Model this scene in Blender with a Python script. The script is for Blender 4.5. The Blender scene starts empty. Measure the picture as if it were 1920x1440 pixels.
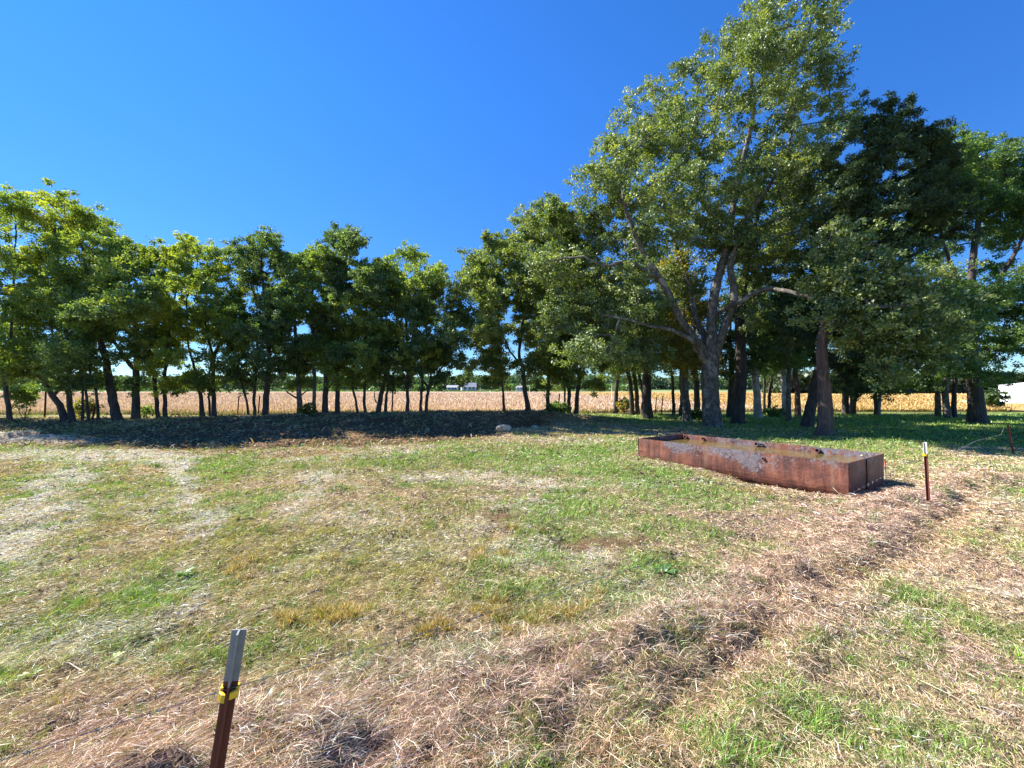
import bpy, math, random
import numpy as np
from mathutils import Vector

# ------------------------------------------------------------------ camera, sky, sun, exposure
scene = bpy.context.scene
COL = scene.collection
F, CX, HY, CAMZ = 800.0, 960.0, 728.0, 1.6     # focal length / principal column / horizon row of the 1920 px photo, eye height

cam_d = bpy.data.cameras.new("camera")
cam = bpy.data.objects.new("camera", cam_d)
COL.objects.link(cam)
cam_d.sensor_width = 36.0
cam_d.lens = 36.0 * F / 1920.0
cam_d.shift_y = 8.0 / 1920.0
cam_d.clip_start = 0.05
cam_d.clip_end = 12000.0
cam.location = (0, 0, CAMZ)
cam.rotation_euler = (math.radians(90), 0, 0)
scene.camera = cam

SUN_AZ = math.radians(157)      # counter-clockwise from +X : ahead and to the left of the camera
SUN_EL = math.radians(44.0)
world = bpy.data.worlds.new("World")
scene.world = world
world.use_nodes = True
wn = world.node_tree.nodes; wl = world.node_tree.links
for n in list(wn): wn.remove(n)
sky = wn.new("ShaderNodeTexSky")
sky.sky_type = 'NISHITA'
sky.sun_disc = False
sky.sun_elevation = SUN_EL
sky.sun_rotation = math.radians(90) - SUN_AZ
sky.altitude = 200.0
sky.air_density = 1.0
sky.dust_density = 0.0
sky.ozone_density = 3.0
tint = wn.new("ShaderNodeMix"); tint.data_type = 'RGBA'; tint.blend_type = 'MULTIPLY'
tint.inputs[0].default_value = 1.0
wtc = wn.new("ShaderNodeTexCoord"); wsx = wn.new("ShaderNodeSeparateXYZ"); wl.new(wtc.outputs['Generated'], wsx.inputs[0])
wr = wn.new("ShaderNodeValToRGB")      # the clear autumn sky: pale at the horizon, saturated blue above
wr.color_ramp.elements[0].position = 0.0; wr.color_ramp.elements[0].color = (0.54, 0.76, 0.98, 1)
wr.color_ramp.elements[1].position = 0.55; wr.color_ramp.elements[1].color = (0.27, 0.75, 1.36, 1)
e_ = wr.color_ramp.elements.new(0.16); e_.color = (0.29, 0.58, 1.0, 1)
wl.new(wsx.outputs[2], wr.inputs[0]); wl.new(wr.outputs[0], tint.inputs[7])
bg = wn.new("ShaderNodeBackground")
bg.inputs['Strength'].default_value = 0.072
wo = wn.new("ShaderNodeOutputWorld")
wl.new(sky.outputs[0], tint.inputs[6]); wl.new(tint.outputs[2], bg.inputs[0]); wl.new(bg.outputs[0], wo.inputs[0])

sd = bpy.data.lights.new("sun", 'SUN')
sd.energy = 5.0
sd.angle = math.radians(0.5)
sd.color = (1.0, 0.95, 0.87)
sun = bpy.data.objects.new("sun", sd)
COL.objects.link(sun)
S = Vector((math.cos(SUN_AZ) * math.cos(SUN_EL), math.sin(SUN_AZ) * math.cos(SUN_EL), math.sin(SUN_EL)))
sun.rotation_euler = (-S).to_track_quat('-Z', 'Y').to_euler()
sun.location = (-20, 20, 30)

scene.view_settings.view_transform = 'Standard'
scene.view_settings.look = 'None'
scene.view_settings.exposure = 1.42
scene.view_settings.gamma = 1.0
scene.view_settings.use_curve_mapping = False
scene.cycles.max_bounces = 6
scene.cycles.diffuse_bounces = 3
scene.cycles.glossy_bounces = 2
scene.cycles.transmission_bounces = 4
scene.cycles.transparent_max_bounces = 4
scene.cycles.sample_clamp_indirect = 6.0

# ------------------------------------------------------------------ helpers
R = np.random.default_rng(7)

def at(px, py, d):
    """photo pixel + distance -> world point"""
    return np.array([(px - CX) / F * d, d, CAMZ - (py - HY) / F * d])

def tag(o, label=None, cat=None, group=None, kind=None):
    if label: o['label'] = label
    if cat: o['category'] = cat
    if group: o['group'] = group
    if kind: o['kind'] = kind
    return o

def empty(name, loc, rz=0.0):
    o = bpy.data.objects.new(name, None)
    o.location = loc
    o.rotation_euler = (0, 0, rz)
    o.empty_display_size = 0.2
    COL.objects.link(o)
    return o

def link_mesh(name, me, mats, parent=None):
    o = bpy.data.objects.new(name, me)
    for m in (mats if isinstance(mats, (list, tuple)) else [mats]):
        me.materials.append(m)
    COL.objects.link(o)
    if parent is not None: o.parent = parent
    return o

def np_mesh(name, verts, loops, starts, totals, smooth=False, fcol=None, vcol=None, midx=None):
    me = bpy.data.meshes.new(name)
    me.vertices.add(len(verts)); me.vertices.foreach_set("co", np.asarray(verts, np.float32).ravel())
    me.loops.add(len(loops)); me.loops.foreach_set("vertex_index", np.asarray(loops, np.int32))
    me.polygons.add(len(starts))
    me.polygons.foreach_set("loop_start", np.asarray(starts, np.int32))
    me.polygons.foreach_set("loop_total", np.asarray(totals, np.int32))
    if midx is not None: me.polygons.foreach_set("material_index", np.asarray(midx, np.int32))
    me.polygons.foreach_set("use_smooth", np.full(len(starts), smooth))
    me.update(calc_edges=True)
    if fcol is not None:
        a = me.attributes.new("Col", 'FLOAT_COLOR', 'FACE')
        c = np.ones((len(starts), 4), np.float32); c[:, :3] = fcol
        a.data.foreach_set("color", c.ravel())
    if vcol is not None:
        a = me.attributes.new("Col", 'FLOAT_COLOR', 'POINT')
        c = np.ones((len(verts), 4), np.float32); c[:, :3] = vcol
        a.data.foreach_set("color", c.ravel())
    return me

def quads_mesh(name, verts, quads, **k):
    q = np.asarray(quads, np.int32); n = len(q)
    return np_mesh(name, verts, q.ravel(), np.arange(n) * 4, np.full(n, 4), **k)

class MB:
    """collects boxes, tubes and lathes in one mesh"""
    def __init__(s): s.v = []; s.f = []
    def add(s, vs, fs):
        o = len(s.v); s.v += [tuple(map(float, v)) for v in vs]; s.f += [tuple(i + o for i in f) for f in fs]
    def box(s, a, b):
        (x0, y0, z0), (x1, y1, z1) = a, b
        s.add([(x0,y0,z0),(x1,y0,z0),(x1,y1,z0),(x0,y1,z0),(x0,y0,z1),(x1,y0,z1),(x1,y1,z1),(x0,y1,z1)],
              [(0,3,2,1),(4,5,6,7),(0,1,5,4),(1,2,6,5),(2,3,7,6),(3,0,4,7)])
    def prism(s, poly, z0, z1):
        n = len(poly)
        s.add([(x, y, z0) for x, y in poly] + [(x, y, z1) for x, y in poly],
              [tuple(range(n))[::-1], tuple(range(n, 2*n))] + [(i, (i+1) % n, n + (i+1) % n, n + i) for i in range(n)])
    def tube(s, pts, rad, k=8, caps=True):
        v, f = tube_arrays(np.asarray(pts, float), np.asarray(rad, float) if np.ndim(rad) else np.full(len(pts), float(rad)), k)
        s.add(v, [tuple(q) for q in f])
        if caps:
            o = len(s.v) - len(v)
            s.f.append(tuple(range(o, o + k))[::-1]); s.f.append(tuple(range(len(s.v) - k, len(s.v))))
    def build(s, name, mat, parent=None, smooth=False, bevel=0.0):
        me = bpy.data.meshes.new(name); me.from_pydata(s.v, [], s.f); me.update()
        if smooth: me.polygons.foreach_set("use_smooth", np.full(len(me.polygons), True))
        o = link_mesh(name, me, mat, parent)
        if bevel:
            b = o.modifiers.new("bevel", 'BEVEL'); b.width = bevel; b.segments = 2; b.limit_method = 'ANGLE'
        return o

def tube_arrays(P, Rr, k):
    T = np.gradient(P, axis=0)
    T /= np.linalg.norm(T, axis=1)[:, None] + 1e-9
    ref = np.array([0.31, 0.95, 0.05]) if abs(T[0][1]) < 0.8 else np.array([0.9, 0.1, 0.3])
    A = np.cross(T, ref); A /= np.linalg.norm(A, axis=1)[:, None] + 1e-9
    B = np.cross(T, A)
    th = np.linspace(0, 2*np.pi, k, endpoint=False)
    V = P[:, None, :] + Rr[:, None, None] * (np.cos(th)[None, :, None] * A[:, None, :] + np.sin(th)[None, :, None] * B[:, None, :])
    n = len(P)
    i = np.arange(n - 1)[:, None] * k; j = np.arange(k)[None, :]; j2 = (j + 1) % k
    Q = np.stack([i + j, i + k + j, i + k + j2, i + j2], -1).reshape(-1, 4)
    return V.reshape(-1, 3), Q

# value noise ----------------------------------------------------
_T = np.random.default_rng(3).random((256, 256)).astype(np.float32)
def vnoise(x, y):
    xi = np.floor(x).astype(int); yi = np.floor(y).astype(int)
    fx = x - xi; fy = y - yi
    fx = fx*fx*(3-2*fx); fy = fy*fy*(3-2*fy)
    a = _T[xi & 255, yi & 255]; b = _T[(xi+1) & 255, yi & 255]
    c = _T[xi & 255, (yi+1) & 255]; d = _T[(xi+1) & 255, (yi+1) & 255]
    return (a*(1-fx)+b*fx)*(1-fy) + (c*(1-fx)+d*fx)*fy
def fbm(x, y, o=4, s=0.0):
    r = 0; a = 0.5; t = 0
    for i in range(o):
        ca, sa = math.cos(0.6*i+s), math.sin(0.6*i+s)
        r = r + a * vnoise((x*ca - y*sa)*2**i + 17.3*i + s*31, (x*sa + y*ca)*2**i + 9.1*i + s*13); t += a; a *= 0.55
    return r / t
def sstep(a, b, x):
    t = np.clip((x - a) / (b - a), 0, 1); return t*t*(3-2*t)

# ------------------------------------------------------------------ materials
def mat(name):
    m = bpy.data.materials.new(name); m.use_nodes = True
    nt = m.node_tree; b = nt.nodes["Principled BSDF"]
    return m, nt, b, nt.links

def attr_col(nt):
    a = nt.nodes.new("ShaderNodeAttribute"); a.attribute_name = "Col"; return a.outputs["Color"]

def noise(nt, scale, detail=4, rough=0.6, coord='Object', vec_scale=None):
    tc = nt.nodes.new("ShaderNodeTexCoord"); n = nt.nodes.new("ShaderNodeTexNoise")
    n.inputs['Scale'].default_value = scale; n.inputs['Detail'].default_value = detail; n.inputs['Roughness'].default_value = rough
    if vec_scale:
        mp = nt.nodes.new("ShaderNodeMapping"); mp.inputs['Scale'].default_value = vec_scale
        nt.links.new(tc.outputs[coord], mp.inputs[0]); nt.links.new(mp.outputs[0], n.inputs['Vector'])
    else: nt.links.new(tc.outputs[coord], n.inputs['Vector'])
    return n.outputs['Fac']

def ramp(nt, fac, stops):
    r = nt.nodes.new("ShaderNodeValToRGB"); e = r.color_ramp.elements
    while len(e) > 1: e.remove(e[-1])
    e[0].position = stops[0][0]; e[0].color = (*stops[0][1], 1)
    for p, c in stops[1:]:
        k = e.new(p); k.color = (*c, 1)
    nt.links.new(fac, r.inputs[0]); return r.outputs[0]

def mixc(nt, fac, a, b, mode='MIX'):
    m = nt.nodes.new("ShaderNodeMix"); m.data_type = 'RGBA'; m.blend_type = mode
    for sock, v in ((m.inputs[0], fac), (m.inputs[6], a), (m.inputs[7], b)):
        if isinstance(v, (int, float)): sock.default_value = v
        elif isinstance(v, tuple): sock.default_value = (*v, 1)
        else: nt.links.new(v, sock)
    return m.outputs[2]

def bump(nt, b, h, strength=0.5, dist=0.02):
    n = nt.nodes.new("ShaderNodeBump"); n.inputs['Strength'].default_value = strength; n.inputs['Distance'].default_value = dist
    nt.links.new(h, n.inputs['Height']); nt.links.new(n.outputs[0], b.inputs['Normal'])

def leaf_material(name, trans=0.38, gloss=0.10, rough=0.38):
    m = bpy.data.materials.new(name); m.use_nodes = True
    nt = m.node_tree; nd = nt.nodes; L = nt.links
    for n in list(nd): nd.remove(n)
    out = nd.new("ShaderNodeOutputMaterial")
    c = attr_col(nt)
    d = nd.new("ShaderNodeBsdfDiffuse"); L.new(c, d.inputs[0])
    t = nd.new("ShaderNodeBsdfTranslucent")
    tc = mixc(nt, 1.0, c, (1.5, 1.45, 0.6), 'MULTIPLY'); L.new(tc, t.inputs[0])
    g = nd.new("ShaderNodeBsdfGlossy"); g.inputs['Roughness'].default_value = rough; g.inputs[0].default_value = (0.85, 0.9, 0.85, 1)
    m1 = nd.new("ShaderNodeMixShader"); m1.inputs[0].default_value = trans
    L.new(d.outputs[0], m1.inputs[1]); L.new(t.outputs[0], m1.inputs[2])
    m2 = nd.new("ShaderNodeMixShader"); m2.inputs[0].default_value = gloss
    L.new(m1.outputs[0], m2.inputs[1]); L.new(g.outputs[0], m2.inputs[2])
    L.new(m2.outputs[0], out.inputs[0])
    return m
M_LEAF = leaf_material("leaves", 0.46, 0.05, 0.48)
M_GLEAF = leaf_material("glossy_leaves", 0.40, 0.075, 0.50)
M_NEEDLE = leaf_material("cedar_foliage", 0.18, 0.03, 0.5)
M_GRASS = leaf_material("grass_blades", 0.25, 0.05, 0.45)
M_STRAW = leaf_material("straw_stalks", 0.12, 0.05, 0.5)

def bark_material(name, dark, mid, light, patch=0.55, vs=(1, 1, 0.25)):
    m, nt, b, L = mat(name)
    n1 = noise(nt, 9, 6, 0.7, vec_scale=vs); n2 = noise(nt, 2.2, 3, 0.6)
    c = ramp(nt, n1, [(0.3, dark), (0.5, mid), (0.72, light)])
    c2 = mixc(nt, ramp(nt, n2, [(patch, (0,0,0)), (patch+0.08, (1,1,1))]), c, light)
    L.new(c2, b.inputs['Base Color']); b.inputs['Roughness'].default_value = 0.9
    n3 = noise(nt, 26, 5, 0.7, vec_scale=vs)
    bump(nt, b, n3, 0.9, 0.04)
    return m
B_DARK = bark_material("dark_bark", (0.025,0.02,0.017), (0.06,0.05,0.042), (0.12,0.10,0.085), 0.62)
B_GREY = bark_material("grey_bark", (0.035,0.030,0.024), (0.115,0.098,0.078), (0.30,0.27,0.225), 0.56, (1,1,0.6))
B_PALE = bark_material("pale_bark", (0.14,0.13,0.11), (0.32,0.30,0.27), (0.50,0.48,0.44), 0.5, (1,1,0.5))
B_RED = bark_material("cedar_bark", (0.05,0.03,0.025), (0.14,0.085,0.065), (0.24,0.16,0.13), 0.6, (1.6,1.6,0.12))

# ------------------------------------------------------------------ terrain
CRX = np.array([-60, -21, -16, -15, -13.3, -11, -8, -4, 0, 1.5, 4.0, 6.5, 60])
CRZ = np.array([0.28, 0.29, 0.27, 0.35, 0.36, 0.36, 0.42, 0.47, 0.53, 0.52, 0.22, 0.0, 0.0])
CRY = np.array([17, 17.3, 17.6, 18.0, 18.8, 19.5, 20, 20, 20.4, 20.4, 21, 22, 22])
U = np.array([-0.569, 0.822]); V2 = np.array([0.822, 0.569])
TA = np.array([4.98, 6.34]); TL, TW = 3.8, 1.62

def tank_uv(x, y):
    dx = x - TA[0]; dy = y - TA[1]
    return dx*U[0] + dy*U[1], dx*V2[0] + dy*V2[1]

RIDGE = np.array([(-1.6, 1.55), (-0.86, 1.9), (0.43, 2.45), (1.2, 2.75), (2.0, 3.27), (4.05, 4.9), (5.6, 6.0), (8.5, 7.6)])
TRACK = np.array([(0.75, 2.05), (1.25, 2.45), (2.0, 3.15), (3.9, 4.1), (5.6, 5.4), (7.5, 6.9)])
def seg_dist(x, y, P):
    best = np.full(np.shape(x), 1e9)
    for a, b in zip(P[:-1], P[1:]):
        d = b - a; t = np.clip(((x-a[0])*d[0] + (y-a[1])*d[1]) / (d@d), 0, 1)
        best = np.minimum(best, np.hypot(x-a[0]-t*d[0], y-a[1]-t*d[1]))
    return best

def H(x, y, micro=True):
    x = np.asarray(x, float); y = np.asarray(y, float)
    cz = np.interp(x, CRX, CRZ); cy = np.interp(x, CRX, CRY)
    rim = np.interp(x, [-60, -18, -12, -8, -4, -1, 0.5, 2], [12.2, 12.3, 11.5, 11.0, 11.6, 13.5, 16, 19])
    t = np.clip((y - rim) / (cy - rim), 0, 1)
    dip = -0.12 * np.sin(np.pi * np.clip(t / 0.55, 0, 1)) * (cz > 0.3)
    up = cz * sstep(0.35, 1.0, t)
    back = 1 - sstep(0, 5.0, y - cy)
    z = np.where(y <= cy, up + dip * (1 - sstep(0.5, 2.0, x)), cz * back)
    # nose of the bank and heap at far left
    z = z + 0.17*np.exp(-((x-(-0.1))/1.3)**2 - ((y-15.4)/1.3)**2)
    z = z + 0.22*np.exp(-((x+15.5)/2.0)**2 - ((y-13.6)/0.8)**2)
    # bank against the trough, hollow at its front and end
    u, v = tank_uv(x, y)
    tt = np.clip(u / TL, 0, 1)
    prof = np.interp(tt, [0, 0.12, 0.25, 0.36, 0.45, 0.52, 0.7, 1.0], [-0.01, -0.06, -0.09, -0.09, -0.04, 0.01, 0.07, 0.10])
    w = np.exp(-(np.maximum(0, -v)/0.45)**2) * np.exp(-(np.maximum(0, u-TL)/0.5)**2) * np.exp(-(np.maximum(0, -u)/0.3)**2) * (v < TW)
    z = z + prof * w
    z = z - 0.16*np.exp(-((u+0.2)/0.28)**2 - ((v-1.05)/0.55)**2)
    inside = (u > 0.05) & (u < TL-0.05) & (v > 0.06) & (v < TW-0.06)
    if micro:
        near = 1 - sstep(10, 24, y)
        n = (fbm(x*0.5, y*0.5, 3, 1.1) - 0.5)*0.10 + (fbm(x*2.6, y*2.6, 3, 2.2) - 0.5)*0.085*near + (fbm(x*11, y*11, 3, 0.7) - 0.5)*0.055*(1 - sstep(4, 11, y))
        rd = seg_dist(x, y, RIDGE)
        hay = np.exp(-(rd/0.33)**2)
        n = n + hay*(0.035 + 0.42*np.maximum(0, fbm(x*3.1+5, y*3.1, 4, 4.4)-0.42))
        td = seg_dist(x, y, TRACK)
        n = n - 0.05*np.exp(-(td/0.14)**2) + 0.03*np.exp(-((td-0.26)/0.10)**2)
        rough = np.exp(-(((x-0.5)/1.1)**2 + ((y-4.4)/0.5)**2))
        n = n + rough*0.06*(fbm(x*6, y*6, 3, 5.0)-0.5)
        pit = (sstep(0.0, 0.15, t) * (x < 2) * (y < cy + 1) * (cz > 0.2))
        n = n + pit*(0.22*(fbm(x*1.1, y*1.3, 5, 3.0)-0.5) + 0.06*(fbm(x*6, y*6, 3, 4.0)-0.5))
        n = n * (1 - 0.8*sstep(30, 60, y))
        z = z + n
    z = np.where(inside, np.minimum(z, -0.3), z)
    return z

# ground cover ---------------------------------------------------
PAL = dict(
    G=(0.150, 0.270, 0.036), O=(0.30, 0.275, 0.095), W=(0.74, 0.655, 0.53), T=(0.50, 0.37, 0.225),
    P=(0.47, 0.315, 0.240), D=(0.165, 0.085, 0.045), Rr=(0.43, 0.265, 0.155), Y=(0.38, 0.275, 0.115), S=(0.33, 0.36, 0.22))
KEYS = list(PAL)
PATCH = [  # photo px, py, rx, ry, class, weight
 (130,832,90,7,'G',2.2),(50,852,90,9,'W',2.5),(215,856,110,10,'W',2.5),(420,845,120,6,'Rr',1.6),(640,852,140,6,'Rr',1.2),
 (610,890,40,10,'W',2),(690,985,60,30,'W',1.3),
 (230,925,95,38,'G',1.2),(420,885,70,18,'G',1.2),(45,930,25,12,'G',2.0),(250,1005,150,25,'T',1.6),(500,1010,120,30,'O',1.4),
 (945,972,34,12,'D',5),(1090,1022,60,12,'D',4),(1195,1012,40,8,'D',4),(1110,1062,50,9,'D',4),(700,965,25,8,'D',3),(1160,1160,30,10,'D',3),(1000,1255,60,14,'D',3),(880,1045,30,12,'Y',3.0),
 (1100,862,190,20,'G',3.2),(1190,835,120,12,'G',2.4),(1310,930,85,25,'G',3.6),(1230,895,90,20,'G',3.2),(990,850,150,16,'G',1.8),(720,862,70,12,'G',1.6),
 (1255,1062,65,20,'G',4.0),(1150,950,110,30,'G',1.0),(830,895,90,10,'W',2.4),(740,848,60,8,'W',1.5),(1030,908,120,9,'W',1.5),(1260,870,60,14,'P',1.2),
 (330,1080,90,22,'G',1.8),(230,1125,80,25,'G',1.2),(80,1160,170,55,'G',1.0),(80,1190,170,60,'S',1.4),(430,1225,120,35,'G',1.8),(520,1150,90,30,'G',1.2),(330,1190,120,40,'S',1.2),
 (600,1145,55,28,'Y',4.0),(1000,1150,80,26,'Y',3.2),(1000,1150,60,26,'G',0.8),(830,1180,40,18,'Y',2.6),(640,1040,160,40,'O',1.6),(780,1100,120,40,'O',1.0),(450,1060,60,30,'Y',1.0),
 (850,1260,140,60,'S',3.4),(1180,1130,160,40,'S',2.6),(1320,1100,60,30,'S',2.0),(700,1180,120,30,'T',1.5),(420,1330,180,40,'P',1.5),(150,1330,160,60,'P',2.0),(250,1400,260,60,'P',1.6),
 (1700,1130,50,35,'G',3.0),(1690,1195,75,45,'G',2.6),(1560,1230,60,40,'G',1.0),(1450,1300,120,60,'G',1.6),(1400,1400,120,45,'G',1.4),(1560,1350,130,60,'G',1.3),(1290,1370,60,40,'G',1.8),(1800,1400,130,50,'G',1.2),
 (1900,1190,40,70,'G',1.6),(1890,918,50,10,'G',3.0),(1800,1010,120,30,'O',1.2),(1860,1080,90,70,'P',2.4),(1800,1240,90,70,'P',2.6),(1200,1400,120,40,'Rr',2.2),(1360,1290,80,30,'T',1.6),
 (1180,800,170,8,'Rr',1.8),(1290,812,60,6,'Rr',3.2),(1080,815,120,6,'T',1.0),(1090,826,120,6,'W',1.2),(1460,960,220,40,'P',2.4),(1300,900,50,14,'T',1.0),(1640,1000,100,30,'P',2.2),
 (1780,880,90,14,'T',2.6),(1700,905,60,14,'T',1.6),(1400,990,120,35,'P',1.2),(900,1100,250,30,'T',1.2),(1230,960,80,20,'T',0.8),
 (945,810,70,12,'T',2.0),(1000,790,60,8,'T',1.0),(1550,835,160,9,'G',2.0),
]
def gp(*pts): return np.array([at(px, py, CAMZ*F/(py-HY))[:2] for px, py in pts])
STREAKS = [(gp((338,862),(340,895),(352,930),(366,965),(380,1005)), 0.135, 8.0), (gp((120,880),(105,915),(75,955),(30,1000),(-40,1050)), 0.30, 8.0),
           (gp((610,880),(585,915),(560,950),(600,985)), 0.22, 2.6), (gp((380,1040),(350,1100),(330,1170)), 0.16, 1.8), (gp((60,850),(220,858),(330,862)), 0.5, 3.0)]
def cover(x, y):
    x = np.asarray(x, float); y = np.asarray(y, float)
    w = {k: np.zeros(x.shape) for k in KEYS}
    n1 = fbm(x*0.45+3, y*0.45, 4, 0.3); n2 = fbm(x*1.3, y*1.3+7, 4, 1.7); n3 = fbm(x*3.7, y*3.7, 3, 2.9); n4 = fbm(x*0.9-4, y*0.9+2, 4, 5.1)
    w['O'] += 0.75 + 0.9*sstep(0.45, 0.62, n1)
    w['T'] += 0.95 + 2.2*sstep(0.47, 0.60, n2)
    w['G'] += 0.35 + 2.4*sstep(0.50, 0.62, n4) + 1.6*sstep(0.56, 0.66, n3)
    w['W'] += 0.30 + 1.4*sstep(0.55, 0.66, fbm(x*0.8, y*1.6, 4, 6.6))
    w['Rr'] += 0.15 + 0.5*sstep(0.6, 0.7, n3)
    w['P'] += 0.30 + 1.0*sstep(0.52, 0.64, fbm(x*1.9+8, y*1.9, 3, 7.7))
    w['S'] += 0.3*sstep(0.5, 0.6, n3)
    wob = 0.6 + 0.8*n2
    for px, py, rx, ry, k, a in PATCH:
        d = CAMZ*F/(py-HY); cx = (px-CX)/F*d; sx = rx/F*d; sy = max(ry*d*d/(CAMZ*F), 0.05)
        q = ((x-cx + 0.25*sx*(n3-0.5)*4)/sx)**2 + ((y-d + 0.25*sy*(n2-0.5)*4)/sy)**2
        w[k] += a*(2.2 if k == 'G' else 1.5)*np.exp(-q*0.9)*(wob if k != 'D' else 2.2*sstep(0.46, 0.60, n3))
    for pl, wd, a in STREAKS:
        sd_ = seg_dist(x + 0.35*(n3-0.5), y + 0.8*(n2-0.5), pl)
        w['W'] += a*np.exp(-(sd_/wd)**2)*(0.55 + 1.0*sstep(0.42, 0.58, n3))
    rd = seg_dist(x, y, RIDGE); hay = np.exp(-(rd/0.50)**2)
    w['P'] += 5.5*hay*np.where(y > 2.0, 1, 0.7); w['D'] += 1.0*hay*(n3 > 0.52)
    td = seg_dist(x, y, TRACK); w['Rr'] += 3.2*np.exp(-(td/0.22)**2); w['T'] += 1.5*np.exp(-(td/0.22)**2)
    w['T'] += 1.2*np.exp(-(seg_dist(x, y, TRACK + np.array([0.35, -0.1]))/0.35)**2)
    # bank around the trough
    u, v = tank_uv(x, y)
    bank = np.exp(-(np.maximum(0, -v-0.1)/0.45)**2) * np.exp(-(np.maximum(0, u-TL-0.1)/0.4)**2) * np.exp(-(np.maximum(0, -u)/0.5)**2)
    bank *= np.exp(-(np.maximum(0, v-TW)/0.15)**2)
    w['P'] += 5*bank; w['T'] += 3*bank
    # pit soil and bank
    cz = np.interp(x, CRX, CRZ); cy = np.interp(x, CRX, CRY)
    rim = np.interp(x, [-60, -18, -12, -8, -4, -1, 0.5, 2], [12.2, 12.3, 11.5, 11.0, 11.6, 13.5, 16, 19])
    t = (y - rim) / (cy - rim)
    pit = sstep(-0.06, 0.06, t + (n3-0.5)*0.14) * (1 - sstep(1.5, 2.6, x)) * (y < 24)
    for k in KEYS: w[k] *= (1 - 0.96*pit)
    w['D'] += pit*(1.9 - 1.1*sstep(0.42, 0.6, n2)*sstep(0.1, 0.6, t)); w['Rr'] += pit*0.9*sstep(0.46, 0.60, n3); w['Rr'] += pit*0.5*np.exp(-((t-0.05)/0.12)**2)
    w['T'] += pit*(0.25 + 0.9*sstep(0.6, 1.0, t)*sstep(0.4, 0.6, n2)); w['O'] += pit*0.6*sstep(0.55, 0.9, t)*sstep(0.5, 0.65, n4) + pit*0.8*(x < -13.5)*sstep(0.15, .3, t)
    heap = np.exp(-((x+15.5)/2.2)**2 - ((y-13.4)/0.7)**2); w['W'] += 5*heap
    # lawn under the grove on the right
    lawn = sstep(0, 4, x - 5 - (14-y)*0.2) * sstep(11.0, 13.5, y + 0.18*(x-10)) 
    for k in KEYS: w[k] *= (1 - 0.85*lawn)
    w['G'] += lawn*(3.6 + 1.4*sstep(10, 16, x)); w['O'] += lawn*0.25; w['T'] += lawn*1.7*sstep(0.52, 0.64, n1)*(1 - 0.8*sstep(13, 17, x)) ; w['D'] += lawn*0.5*sstep(0.55, 0.7, n2)
    und = np.exp(-((x-8.0)/2.6)**2 - ((y-16.2)/1.6)**2); w['Rr'] += 2.5*und; w['T'] += 1.2*und
    # rough margin before the field
    far = sstep(23, 26, y); w['T'] += far*1.0; w['Y'] += far*0.8
    W = np.stack([w[k] for k in KEYS], -1)
    W = np.clip(W, 0, None)**1.6
    W /= W.sum(-1, keepdims=True) + 1e-9
    return W
PALA = np.array([PAL[k] for k in KEYS])

def build_ground():
    ys = list(np.arange(-60, 0, 6.0)) + [0.4]
    y = 0.6
    while y < 45: ys.append(y); y *= 1.0095
    while y < 9000: ys.append(y); y *= 1.07
    ys = np.array(ys); nc = 600
    s = np.linspace(-1, 1, nc)
    half = 5 + 1.62*np.maximum(ys, 0) + np.where(ys < 0, 30, 0)
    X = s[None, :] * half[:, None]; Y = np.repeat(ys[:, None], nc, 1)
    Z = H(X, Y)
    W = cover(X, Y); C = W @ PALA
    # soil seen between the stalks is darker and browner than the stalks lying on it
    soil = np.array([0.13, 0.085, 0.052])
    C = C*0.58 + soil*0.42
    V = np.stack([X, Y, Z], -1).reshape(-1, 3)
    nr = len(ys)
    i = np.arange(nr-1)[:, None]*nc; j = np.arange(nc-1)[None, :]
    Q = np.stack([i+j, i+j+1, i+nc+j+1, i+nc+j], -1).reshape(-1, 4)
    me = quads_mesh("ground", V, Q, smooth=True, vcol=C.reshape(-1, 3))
    m, nt, b, L = mat("turf_soil")
    c = attr_col(nt)
    n1 = noise(nt, 38, 6, 0.75); n2 = noise(nt, 7, 5, 0.7)
    k = ramp(nt, n1, [(0.30, (0.38,0.36,0.34)), (0.52, (1.0,1.0,1.0)), (0.72, (1.5,1.5,1.45))])
    k2 = ramp(nt, n2, [(0.3, (0.7,0.7,0.7)), (0.7, (1.25,1.25,1.25))])
    cc = mixc(nt, 1.0, mixc(nt, 1.0, c, k, 'MULTIPLY'), k2, 'MULTIPLY')
    L.new(cc, b.inputs['Base Color']); b.inputs['Roughness'].default_value = 0.95
    b.inputs['Specular IOR Level'].default_value = 0.15
    n3 = noise(nt, 55, 6, 0.8); bump(nt, b, n3, 0.9, 0.03)
    o = link_mesh("ground", me, m); tag(o, kind='structure')
build_ground()

# blades and stalks ---------------------------------------------
def sample_ground(n, y0, y1, spread=1.33, pad=0.7):
    y = y0*np.exp(R.random(n)*math.log(y1/y0))
    x = (R.random(n)*2-1)*(spread*y+pad)
    u, v = tank_uv(x, y)
    ok = ~((u > -0.02) & (u < TL+0.02) & (v > -0.02) & (v < TW+0.02))
    return x[ok], y[ok]

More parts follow.
